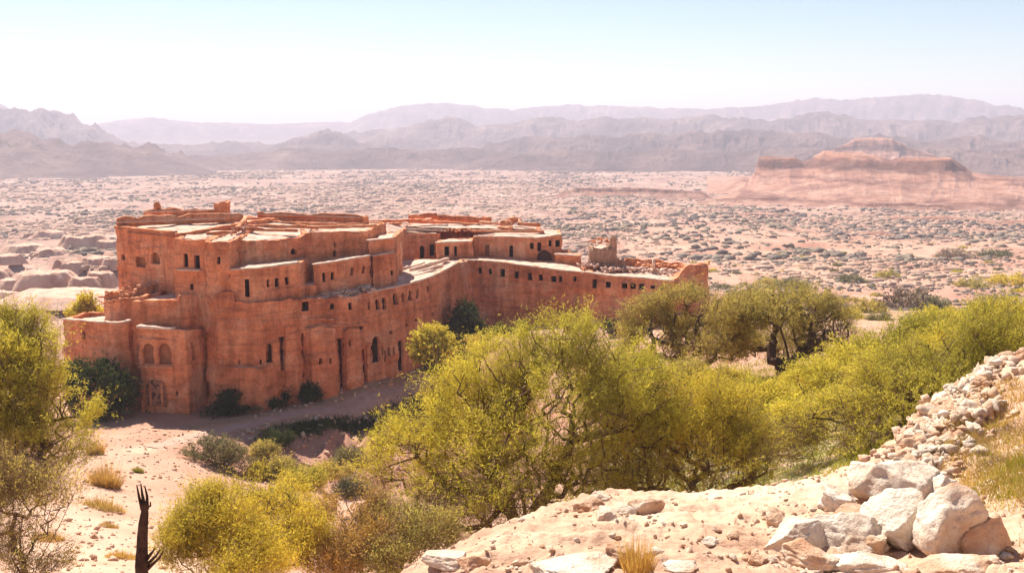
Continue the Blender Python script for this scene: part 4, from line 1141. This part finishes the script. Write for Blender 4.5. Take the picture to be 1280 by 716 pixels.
# the footpath
def path_strip():
    P = [(-29.5, 82), (-27.5, 88), (-24.5, 92), (-20.5, 95.6), (-16.2, 99.6), (-11.2, 106.6), (-7.2, 112.6)]
    pts = []
    for a, b in zip(P[:-1], P[1:]):
        for j in range(14): pts.append((a[0] + (b[0] - a[0]) * j / 14, a[1] + (b[1] - a[1]) * j / 14))
    Q = np.array(pts)
    for _ in range(12): Q[1:-1] = (Q[:-2] + Q[2:] + 2 * Q[1:-1]) / 4
    T = unit(np.gradient(Q, axis=0)); Nn = np.c_[-T[:, 1], T[:, 0]]; V = []; m = 9
    for j in range(m):
        o_ = (j / (m - 1) - .5) * (1.7 + .3 * fbm(Q[:, 0], Q[:, 1] + (j > 4) * 9, octv=2, seed=5))
        q = Q + Nn * o_[:, None]; V.append(np.c_[q, height(q[:, 0], q[:, 1]) + .05 - .05 * (abs(j - 4) == 4)])
    n = len(Q); V = np.vstack(V); Fq = []
    for j in range(m - 1):
        i = np.arange(n - 1); Fq.append(np.c_[j * n + i, j * n + i + 1, (j + 1) * n + i + 1, (j + 1) * n + i])
    o = mesh_np('path', V, np.vstack(Fq)[:, ::-1], mat_two('trodden_path', (.42, .25, .18), (.52, .34, .26), 1.2, bs=.4), smooth=True)
    tag(o, 'pale footpath along the foot of the fortress', 'path', kind='structure')
path_strip()
# plants on the path verge
rg = np.random.default_rng(77)
def scatter_tufts(name, label, cat, pts, hgt, mat, per=26, spread=.25, seed=0, wid=.02, kind='stuff'):
    r = np.random.default_rng(seed); P = np.repeat(np.array(pts, float), per, 0); n = len(P)
    P = P + np.c_[r.normal(size=(n, 2)) * spread, np.zeros(n)]
    P[:, 2] = height(P[:, 0], P[:, 1]) - .02
    d = unit(np.c_[r.normal(size=(n, 2)) * .5, np.ones(n)]); h = hgt * (.4 + .9 * r.random(n))
    s = unit(np.cross(d, r.normal(size=(n, 3)))) * wid
    V = np.stack([P - s, P + s, P + d * h[:, None]], 1).reshape(-1, 3)
    o = mesh_np(name, V, np.arange(len(V)).reshape(-1, 3), M[mat])
    if kind: tag(o, label, cat, kind=kind)
    else: tag(o, label, cat)
    return o
pth = np.array([(-21, 91.2), (-18, 93), (-14.5, 98), (-11, 103), (-8, 107.5), (-5.5, 111)])
pts = []
for _ in range(330):
    k = rg.integers(0, 5); f = rg.random(); q = pth[k] * (1 - f) + pth[k + 1] * f + rg.normal(size=2) * .55
    pts.append((q[0] + .5, q[1] - .2, 0))
scatter_tufts('grass', 'dark green verge growing along the outer edge of the path', 'grass', pts, .5, 'leaf_dark', per=22, spread=.3, seed=1, wid=.05)
pts = []
while len(pts) < 1500:
    x, y = rg.uniform(2, 30), rg.uniform(20, 72)
    if vnoise(np.array([x / 4]), np.array([y / 4]), seed=3)[0] > -.25: pts.append((x, y, 0))
scatter_tufts('grass', 'yellow green grass growing on the slope behind the ledge', 'grass', pts, .32, 'grass_green', per=30, spread=.5, seed=2, wid=.02)
pts = []
while len(pts) < 500:
    p = ground_hit(rg.uniform(1170, 1330), rg.uniform(480, 716), 9.5, 24)
    if p.x > 6.2 and vnoise(np.array([p.x / 1.2]), np.array([p.y / 1.2]), seed=5)[0] > -.35: pts.append(p[:])
scatter_tufts('grass', 'dry brown grass matting the mound right of the stone ridge', 'grass', pts, .16, 'grass_dry', per=26, spread=.14, seed=3, wid=.006)
pts = []
for _ in range(45):
    p = ground_hit(1262 + rg.normal() * 22, 600 + rg.normal() * 26, 9.5, 24); pts.append(p[:])
scatter_tufts('grass', 'fresh green grass on the mound near the right edge', 'grass', pts, .24, 'grass_green', per=26, spread=.12, seed=4, wid=.007)
# dry tufts on the sand, left
for i, (px, py, rx, ry, lab) in enumerate([(133,592,17,26,'tall dry orange tuft beside the left tree'), (130,628,26,12,'wide dry orange tuft on the sand'),
        (136,655,12,6,'small dry orange tuft in the middle of the sand'), (152,692,20,8,'dry orange tuft left of the dead cactus'), (172,587,7,6,'tiny green tuft alone on the pink sand'),
        (60,668,20,10,'dry tuft below the thorn bush'), (120,560,9,14,'thin dry stalks below the left bastion bush')]):
    p = gh(px, py + ry * .6, 20, 95); dep = p.y
    w = rx * dep / F; h = ry * 1.5 * dep / F
    n = 900; r = np.random.default_rng(200 + i)
    a = r.random(n) * 6.28; q = np.sqrt(r.random(n)) * w
    P = np.c_[p.x + np.cos(a) * q, p.y + np.sin(a) * q * .7, np.zeros(n)]; P[:, 2] = height(P[:, 0], P[:, 1]) - .03
    d = unit(np.c_[np.cos(a) * .5 * q / w + r.normal(size=n) * .3, np.sin(a) * .5 * q / w + r.normal(size=n) * .3, np.ones(n)])
    hh = h * (.35 + .9 * r.random(n)) * (1.2 - .7 * q / w); s = unit(np.cross(d, r.normal(size=(n, 3)))) * .012 * max(1, dep / 45)
    V = np.stack([P - s, P + s, P + d * hh[:, None]], 1).reshape(-1, 3)
    o = mesh_np('grass_tuft', V - np.array(p[:]), np.arange(len(V)).reshape(-1, 3), M['grass_green' if i == 4 else 'grass_dry']); o.location = p
    tag(o, lab, 'grass tuft', 'tufts on the sand')
p = gh(797, 712, 9, 20)
n = 500; r = np.random.default_rng(250); a = r.random(n) * 6.28; q = np.sqrt(r.random(n)) * .16
P = np.c_[np.cos(a) * q, np.sin(a) * q, np.zeros(n) - .02]; d = unit(np.c_[np.cos(a) * q * 1.5, np.sin(a) * q * 1.5, np.ones(n)] + r.normal(size=(n, 3)) * .12)
s = unit(np.cross(d, r.normal(size=(n, 3)))) * .004; V = np.stack([P - s, P + s, P + d * (.18 + .22 * r.random((n, 1)))], 1).reshape(-1, 3)
o = mesh_np('grass_tuft', V, np.arange(len(V)).reshape(-1, 3), M['grass_dry']); o.location = p; tag(o, 'dry golden tuft among the pale rocks on the ledge', 'grass tuft')

# dead cactus
def snag():
    b = gz(178, 19.5, 716); B = np.array(b[:])
    root = empty('dead_cactus', b, 'charred dead columnar cactus with finger like arms at the lower left', 'cactus')
    def pt(px, py, dy=0): return np.array(at(px, py, 19.5 + dy)[:])
    segs = []
    def chain(ps, r0, r1):
        out = []
        for i in range(len(ps) - 1):
            a, b_ = ps[i], ps[i + 1]; m = 5
            for j in range(m):
                f0, f1 = (i + j / m) / (len(ps) - 1), (i + (j + 1) / m) / (len(ps) - 1)
                out.append((a + (b_ - a) * j / m, a + (b_ - a) * (j + 1) / m, r0 + (r1 - r0) * f0, r0 + (r1 - r0) * f1))
        return out
    def ribbed(ps, r0, r1, name):
        P = [np.array(q) for q in ps]; pts_ = []
        for i in range(len(P) - 1):
            for j in range(7): pts_.append(P[i] + (P[i + 1] - P[i]) * j / 7)
        pts_.append(P[-1]); k = 14; V = []
        for i, c in enumerate(pts_):
            f = i / (len(pts_) - 1); rr_ = r0 + (r1 - r0) * f
            d = unit((pts_[min(i + 1, len(pts_) - 1)] - pts_[max(i - 1, 0)])); u = unit(np.cross(d, (0, 1, .2))); w = np.cross(d, u)
            for j in range(k):
                a = 2 * math.pi * j / k
                q = rr_ * (1 + (.2 if j % 2 else -.12) + .12 * float(vnoise(c[2] * 5 + j, c[0] * 5, seed=3)))
                V.append(c + (u * math.cos(a) + w * math.sin(a)) * q)
        V.append(pts_[0]); V.append(pts_[-1] + unit(pts_[-1] - pts_[-2]) * r1 * .8)
        Fc = []
        m = len(pts_)
        for i in range(m - 1):
            for j in range(k):
                a, b_ = i * k + j, i * k + (j + 1) % k
                Fc += [(a, b_, b_ + k), (a, b_ + k, a + k)]
        for j in range(k): Fc += [(m * k, (j + 1) % k, j), (m * k + 1, (m - 1) * k + j, (m - 1) * k + (j + 1) % k)]
        mesh_np(name, V, Fc, M['dead'], parent=root, offset=B)
    ribbed([B - (0, 0, .3), pt(177, 706), pt(178, 680), pt(179, 655), pt(181, 640), pt(181, 628)], .115, .05, 'trunk')
    for a, b_, c_ in [((178,636),(174,621),(171,606)), ((181,634),(178,618),(176,604)), ((184,636),(184,620),(181,607))]:
        ribbed([pt(*a), pt(*b_), pt(*c_)], .034, .010, 'arm')
    for a, b_, c_ in [((182,700),(190,690),(194,684)), ((183,706),(195,694),(200,686.5)), ((184,711),(199,697),(204,688)), ((172,716),(171,702),(173,690))]:
        ribbed([pt(*a, .05), pt(*b_, .0), pt(*c_, -.05)], .034, .010, 'arm')
    ribbed([pt(184, 634), pt(188, 632), pt(188, 627)], .018, .012, 'arm')
snag()

# ------------------------------------------------------------------ rocks
def rock(label, px, py, rx, ry, Y, mat='rock_white', seed=0, name='boulder', flat=.0, group=None, rough=.42, sub=4, dz=.85, cat='boulder'):
    g_ = ground_hit(px, py + ry * .55, 9, 26); Y = g_.y
    c = at(px, py, Y); dep = Y * cp - (c.z - EYE) * sp_
    a, h = 1.1 * rx * dep / F, 1.15 * ry * dep / F
    bm = bmesh.new(); bmesh.ops.create_icosphere(bm, subdivisions=sub, radius=1)
    V = np.array([v.co[:] for v in bm.verts]); Fc = np.array([[v.index for v in f.verts] for f in bm.faces]); bm.free()
    r = np.random.default_rng(seed + 900)
    # facet planes knock corners off the lump
    for _ in range(22):
        n_ = unit(r.normal(size=3)); dd = .50 + .34 * r.random()
        t = V @ n_; V = V - np.outer(np.maximum(t - dd, 0), n_) * 1.0
    d = 1 + rough * .6 * fbm(V[:, 0] * 1.1 + seed, V[:, 1] * 1.1, V[:, 2] * 1.1, octv=2, seed=seed) + .13 * fbm(V[:, 0] * 3 + seed, V[:, 1] * 3, V[:, 2] * 4.5, octv=5, seed=seed + 1, ridged=True)
    V = V * d[:, None] * np.array((a, (a + h) * .5 * dz + a * .2, h)) * 1.12
    q = r.normal() * .35; ca, sa = math.cos(q), math.sin(q)
    V = V @ np.array([[ca, -sa, 0], [sa, ca, 0], [0, 0, 1]]).T
    o = mesh_np(name, V, Fc, M[mat], smooth=True); o.location = c - Vector((0, 0, .12 * h))
    return tag(o, label, cat, group)

RK = [('large pale slab topped boulder on the ledge left of the stone ridge',1106,602,58,39,15.9,'rock_white'),
 ('pale boulder leaning on the left of the large slab',1046,622,26,17,14.9,'rock_white'),
 ('orange broken rock under the leaning pale boulder',1062,648,30,13,14.6,'rock_mixed'),
 ('speckled white boulder at the left end of the rock group',1004,666,46,29,13.5,'rock_white'),
 ('long white boulder in the middle of the rock group',1058,670,44,23,13.6,'rock_white'),
 ('small upright rock at the far left of the rock group',968,650,13,13,14.1,'rock_mixed'),
 ('orange rock below the speckled white boulder',1015,697,36,16,12.7,'rock_mixed'),
 ('orange stained block between the two white boulders',1090,680,20,17,13.2,'rock_mixed'),
 ('big white boulder at the lower right foot of the mound',1182,658,50,44,12.6,'rock_white'),
 ('pale cleft rock between the slab and the big white boulder',1122,652,34,36,14.0,'rock_white'),
 ('low warm rock where the big white boulder meets the mound',1226,668,34,34,12.8,'rock_mixed'),
 ('cracked pale rock above the big white boulder',1176,606,30,20,14.6,'rock_white'),
 ('flat white rock at the bottom edge below the rock group',1085,706,56,13,12.1,'rock_white'),
 ('orange rock at the bottom edge under the big white boulder',1195,704,50,15,11.8,'rock_mixed'),
 ('wide flat pale rock at the bottom edge of the ledge',715,708,58,9,11.9,'rock_white'),
 ('low pale rock at the left tip of the ledge',560,697,34,12,12.6,'rock_white'),
 ('small orange rock beside the low pale rock',592,702,20,10,12.4,'rock_mixed'),
 ('rust coloured rock of the outcrop under the big tree',735,632,28,12,16.4,'rock_mixed'),
 ('orange block in front of the outcrop under the big tree',760,642,15,8,16.2,'rock_mixed'),
 ('pale top stone of the outcrop under the big tree',752,621,14,6,16.6,'rock_white'),
 ('white stone at the right of the outcrop',783,638,14,8,16.3,'rock_white'),
 ('round rusty rock at the right end of the outcrop',804,632,20,14,16.4,'rock_mixed'),
 ('orange rock beside the golden tuft',775,691,22,14,12.8,'rock_mixed'),
 ('pale rock right of the golden tuft',818,690,11,7,13.0,'rock_white'),
 ('small white stone alone on the ledge',887,676,13,5,13.7,'rock_white'),
 ('round pale stone half buried on the ledge',915,668,9,5,13.9,'rock_mixed'),
 ('flat pale rock right of the bottom rocks',850,708,30,8,12.0,'rock_white'),
 ('rusty stone near the left of the rock group',945,700,14,8,12.5,'rock_mixed')]
for i, (lab, px, py, rx, ry, Y, mt) in enumerate(RK): rock(lab, px, py, rx, ry, Y, mt, seed=i, sub=5)
# ridge of piled stones: shared shapes, every stone an object of its own
protos = []
for i in range(8):
    protos.append(rock('', 700, 650, 40, 26, 14, ('rock_white', 'rock_mixed')[i % 2], seed=50 + i, name='stone', sub=3, rough=.5))
ridge = [(1128,606,15.8),(1150,578,16.8),(1168,556,17.6),(1178,532,18.3),(1196,505,19.3),(1215,482,20.2),(1240,470,20.7),(1290,462,21.2)]
def ridge_pt(f):
    k = min(int(f), len(ridge) - 2); g = f - k
    a, b_ = ridge[k], ridge[k + 1]
    return at(a[0] + (b_[0] - a[0]) * g, a[1] + (b_[1] - a[1]) * g, a[2] + (b_[2] - a[2]) * g)
rr_ = random.Random(4)
ps = at(700, 650, 14)
GRP = 'stones piled along the ridge'
n_st = 0
def put_stone(p, s, label, grp, cat='stone', names='stone'):
    global n_st
    pr = protos[rr_.randrange(8)]
    if n_st < 8: o = protos[n_st]; 
    else: o = pr.copy(); C.objects.link(o)
    n_st += 1
    o.location = p; o.rotation_euler = (rr_.uniform(-.5, .5), rr_.uniform(-.5, .5), rr_.uniform(0, 6.28))
    o.scale = (s * rr_.uniform(.8, 1.3), s * rr_.uniform(.7, 1.1), s * rr_.uniform(.6, 1.0))
    tag(o, label, cat, grp)
for i in range(298):
    f = rr_.random() ** .9 * 6.6; c = ridge_pt(f)
    side = rr_.gauss(0, 1); 
    x = c.x + side * .28; y = c.y - abs(rr_.gauss(0, .5)) * 1.3 + .25
    top = c.z - .1 - abs(side) * .12 - max(0, c.y - y) * .28
    z = max(H(x, y) + rr_.uniform(-.05, .12), top - rr_.random() * .25)
    put_stone((x, y, z), rr_.choice((.12, .16, .2, .26, .34, .42)) * .95, 'bleached or rusty stone of the piled stone ridge at the right', GRP)
for i in range(34):
    f = rr_.random(); px = rr_.uniform(560, 980); py = rr_.uniform(650, 714); p = gh(px, py, 9, 17.2)
    put_stone((p.x, p.y, p.z + .01), rr_.choice((.05, .07, .1, .15)), 'small loose stone lying on the sandy ledge', 'loose stones on the ledge')
for i in range(26):
    px = rr_.uniform(1100, 1270); py = rr_.uniform(600, 714); p = gh(px, py, 9, 19)
    put_stone((p.x, p.y, p.z + .01), rr_.choice((.08, .12, .16, .22)), 'small stone on the mound beside the white boulders', 'stones on the mound')
for i, (px, py) in enumerate([(120, 662), (108, 658), (128, 672), (98, 668), (112, 680), (90, 690), (140, 700), (100, 700)]):
    p = gh(px, py, 20, 80)
    put_stone((p.x, p.y, p.z + .02), rr_.uniform(.25, .6), 'pale stone on the sand below the left tree', 'pale stones on the left sand')
# gravel
ridge_small = []
def gravel(name, label, pts, smin, smax, seed):
    r = np.random.default_rng(seed); P = np.array(pts); n = len(P)
    bm = bmesh.new(); bmesh.ops.create_icosphere(bm, subdivisions=1, radius=1); V0 = np.array([v.co[:] for v in bm.verts]); F0 = np.array([[v.index for v in f.verts] for f in bm.faces]); bm.free()
    s = smin + (smax - smin) * r.random(n) ** 3
    V = P[:, None] + V0[None] * (s[:, None, None] * (.6 + .8 * r.random((n, 1, 3)))) * (1 + .3 * r.normal(size=(n, len(V0), 1)))
    Fc = F0[None] + (np.arange(n) * len(V0))[:, None, None]
    o = mesh_np(name, V.reshape(-1, 3), Fc.reshape(-1, 3), M['rock_mixed']); return tag(o, label, 'gravel', kind='stuff')
X = rg.uniform(-2.5, 10, 9000); Yg = rg.uniform(9.5, 19.5, 9000)
ok = fbm(X / .8, Yg / .8, octv=3, seed=60) > .12 * rg.normal(size=9000); X, Yg = X[ok], Yg[ok]
gravel('gravel', 'loose gravel strewn over the sandy ledge', np.c_[X, Yg, height(X, Yg)], .006, .05, 1)
for _ in range(1800):
    c = ridge_pt(rr_.random() * 6.6); x = c.x + rr_.gauss(0, .38); y = c.y - abs(rr_.gauss(0, .5)) * 1.2 + .3
    ridge_small.append((x, y, max(H(x, y) + .03, c.z - .25 - abs(x - c.x) * .2 - max(0, c.y - y) * .3)))
gravel('rubble', 'small broken stones filling the piled ridge', ridge_small, .03, .13, 8)
X = rg.uniform(-34, -8, 5000); Yg = rg.uniform(34, 92, 5000)
gravel('gravel', 'stones and grit scattered on the sand below the fortress', np.c_[X, Yg, height(X, Yg)], .02, .16, 2)
X = rg.uniform(-24, 16, 2600); Yg = rg.uniform(84, 116, 2600); ok = path_d(X, Yg) > 1.2
gravel('rubble', 'earth clods and stones on the bank below the path', np.c_[X, Yg, height(X, Yg)][ok], .04, .30, 3)

# ------------------------------------------------------------------ scrub of the plain
sh = []
for i in range(6):
    r = np.random.default_rng(300 + i)
    n = 110; d = unit(r.normal(size=(n, 3)) * (1, 1, .6) + (0, 0, .35)); P = d * (.35 + .4 * r.random((n, 1))) * (1, 1, .62); P[:, 2] = np.abs(P[:, 2])
    V, Fc = leaves(r, P, d, np.full(n, .3), 26, .10, .07, .45)
    o = mesh_np('shrub', V, Fc, M[('leaf_olive', 'scrub', 'leaf_grey', 'leaf_yellow', 'leaf_olive', 'leaf_grey')[i]]); sh.append(o)
used = [False] * 6
big = [(1085,378,26,18,150),(1130,366,44,26,175),(1160,372,30,18,165),(1180,388,40,18,140),(1222,398,50,22,120),(992,351,26,10,210),(960,349,18,9,215),(1195,314,28,12,330),(1243,314,26,9,330),(1262,345,30,14,210),(1215,350,26,13,200),(1065,345,22,10,215),(1110,340,18,10,230),(1240,372,34,16,150),(1150,395,30,14,130),(1060,388,24,14,145),(1045,372,16,9,160),(1100,392,20,12,135),(1000,368,24,10,165),(940,362,18,8,180),(905,356,12,6,190),(1270,390,30,18,120)]
for i, (px, py, rx, ry, Y) in enumerate(big):
    k = i % 6
    p = gh(px, py + ry * .7, 90, 900)
    o = sh[k] if not used[k] else sh[k].copy()
    if used[k]: C.objects.link(o)
    used[k] = True
    o.location = p; s = rx * p.y / F; o.scale = (s, s, max(.6 * s, ry * 1.6 * p.y / F)); o.rotation_euler = (0, 0, rr_.random() * 6.28)
    tag(o, 'large bushy shrub on the red ground beyond the right end of the fortress', 'shrub', 'large shrubs beyond the fortress')
cnt = 0
rg = np.random.default_rng(12)
while cnt < 274:
    Y = 145 * math.exp(rg.random() * 1.2); px = rg.uniform(-20, 1300) if rg.random() < .4 else rg.uniform(880, 1320); x = (px - 640) / F * Y
    if -38 < x < 34 and Y < 165: continue
    if vnoise(np.array([x / 30]), np.array([Y / 30]), seed=8)[0] < -.3: continue
    k = rr_.randrange(6)
    o = sh[k].copy(); C.objects.link(o)
    s = rr_.choice((.5, .7, .9, 1.3, 1.8)); o.location = (x, Y, H(x, Y) - .1); o.scale = (s * 1.2, s * 1.2, s); o.rotation_euler = (0, 0, rr_.random() * 6.28)
    tag(o, 'small dusty desert shrub scattered over the near part of the plain', 'shrub', 'desert shrubs scattered over the plain')
    cnt += 1
n = 80000
Yf = 380 * np.exp(rg.random(n) ** .8 * 2.1); X = (rg.uniform(-60, 1340, n) - 640) / F * Yf
d_ = fbm(X / 90, Yf / 150, octv=5, seed=15); w_ = np.abs(fbm(X / 60 + 5, Yf / 200, octv=3, seed=16)); ok = (d_ > .0 + .40 * rg.random(n) ** .7) | (w_ < .02 + .03 * rg.random(n))
X, Yf = X[ok], Yf[ok]
Y2 = 165 * np.exp(rg.random(9000) * .95); X2 = (rg.uniform(850, 1340, 9000) - 640) / F * Y2; ok = fbm(X2 / 22, Y2 / 34, octv=4, seed=19) > .05 + .12 * rg.normal(size=9000)
X = np.r_[X, X2[ok]]; Yf = np.r_[Yf, Y2[ok]]; n = len(X)
bm = bmesh.new(); bmesh.ops.create_icosphere(bm, subdivisions=1, radius=1); V0 = np.array([v.co[:] for v in bm.verts]); F0 = np.array([[v.index for v in f.verts] for f in bm.faces]); bm.free()
s = np.where(Yf < 380, .16, .3) + np.where(Yf < 380, .7, 1.7) * rg.random(n) ** 4 + Yf / 2800
V = np.c_[X, Yf, height(X, Yf)][:, None] + V0[None] * s[:, None, None] * np.array((1.25, 1.25, .75)) * (1 + .28 * rg.normal(size=(n, len(V0), 1)))
o = mesh_np('scrub', V.reshape(-1, 3), (F0[None] + (np.arange(n) * len(V0))[:, None, None]).reshape(-1, 3), M['scrub'])
tag(o, 'distant scrub dotting the whole hazy plain', 'scrub', kind='stuff')
# low eroded earth banks and field walls all over the plain
n = 48000
Yf = 300 * np.exp(rg.random(n) ** .85 * 2.1); X = (rg.uniform(-60, 1340, n) - 640) / F * Yf
d_ = fbm(X / 110 + 3, Yf / 160, octv=5, seed=25); ok = d_ > -.28 + .5 * rg.random(n) + np.where((X > -40) & (Yf < 620), .25, 0); X, Yf = X[ok], Yf[ok]; n = len(X)
bm = bmesh.new(); bmesh.ops.create_cube(bm, size=1); bmesh.ops.triangulate(bm, faces=bm.faces); V0 = np.array([v.co[:] for v in bm.verts]); F0 = np.array([[v.index for v in f.verts] for f in bm.faces]); bm.free()
top = V0[:, 2] > 0
s = (.55 + 1.7 * rg.random(n) ** 3) * (1 + Yf / 1500) * np.where(X < -60, 1.35, 1); L_ = s * (.7 + 1.8 * rg.random(n)); hh = s * (.16 + .2 * rg.random(n)); a = rg.normal(size=n) * .6
V = V0[None] * np.stack([L_, s, hh * 2], 1)[:, None, :]
V[:, :, :2] *= np.where(top, .78, 1.1)[None, :, None]; V = V * (1 + .13 * rg.normal(size=V.shape))
ca, sa = np.cos(a)[:, None], np.sin(a)[:, None]
V = np.stack([V[..., 0] * ca - V[..., 1] * sa, V[..., 0] * sa + V[..., 1] * ca, V[..., 2]], 2) + np.c_[X, Yf, height(X, Yf)][:, None]
o = mesh_np('earth_banks', V.reshape(-1, 3), (F0[None] + (np.arange(n) * 8)[:, None, None]).reshape(-1, 3), mat_two('earth_bank', (.38, .22, .155), (.56, .38, .28), .03, bs=.2, lo=.3, hi=.7))
tag(o, 'low eroded earth banks and field walls covering the hazy plain', 'earth banks', kind='stuff')

# flat topped eroded mounds left of the fortress
for i, (px, py, rx, ry) in enumerate([(100,300,28,12),(45,345,40,14),(85,330,24,16),(118,325,20,10),(125,352,17,14),(18,352,30,12),(70,372,75,9),(30,384,60,6),(25,310,26,8),(60,314,20,8),(131,304,14,8),(104,350,18,9),(8,330,18,8),(60,292,20,7),(118,376,24,8),(12,368,26,7),(140,330,14,9),(-20,345,30,12)]):
    g_ = ground_hit(px, py + ry * .9, 100, 900); dep = g_.y
    a, h = rx * dep / F, ry * 1.15 * dep / F
    bm = bmesh.new(); bmesh.ops.create_icosphere(bm, subdivisions=5, radius=1)
    V = np.array([v.co[:] for v in bm.verts]); Fc = np.array([[v.index for v in f.verts] for f in bm.faces]); bm.free()
    th = np.arctan2(V[:, 1], V[:, 0]); out = 1 + .25 * fbm(np.cos(th) * 1.5 + i * 5, np.sin(th) * 1.5, octv=4, seed=i)
    zz = np.clip(V[:, 2] * 1.9, -.2, 1); rad = np.hypot(V[:, 0], V[:, 1]) ** .45
    X_ = np.cos(th) * rad * out * a * (1.2 - .32 * zz); Y_ = np.sin(th) * rad * out * a * .8 * (1.2 - .32 * zz)
    Z_ = zz * h * (1 + .35 * fbm(X_ / 3.5 + i, Y_ / 3.5, octv=4, seed=i)) + .12 * fbm(X_ / 1.2, Y_ / 1.2, zz * 2, octv=3, seed=i)
    o = mesh_np('mound', np.c_[X_, Y_, Z_], Fc, M['earth'], smooth=True); o.location = (g_.x, g_.y + a * .5, g_.z - .2)
    tag(o, 'flat topped eroded earth mound on the plain left of the fortress', 'mound', kind='structure')
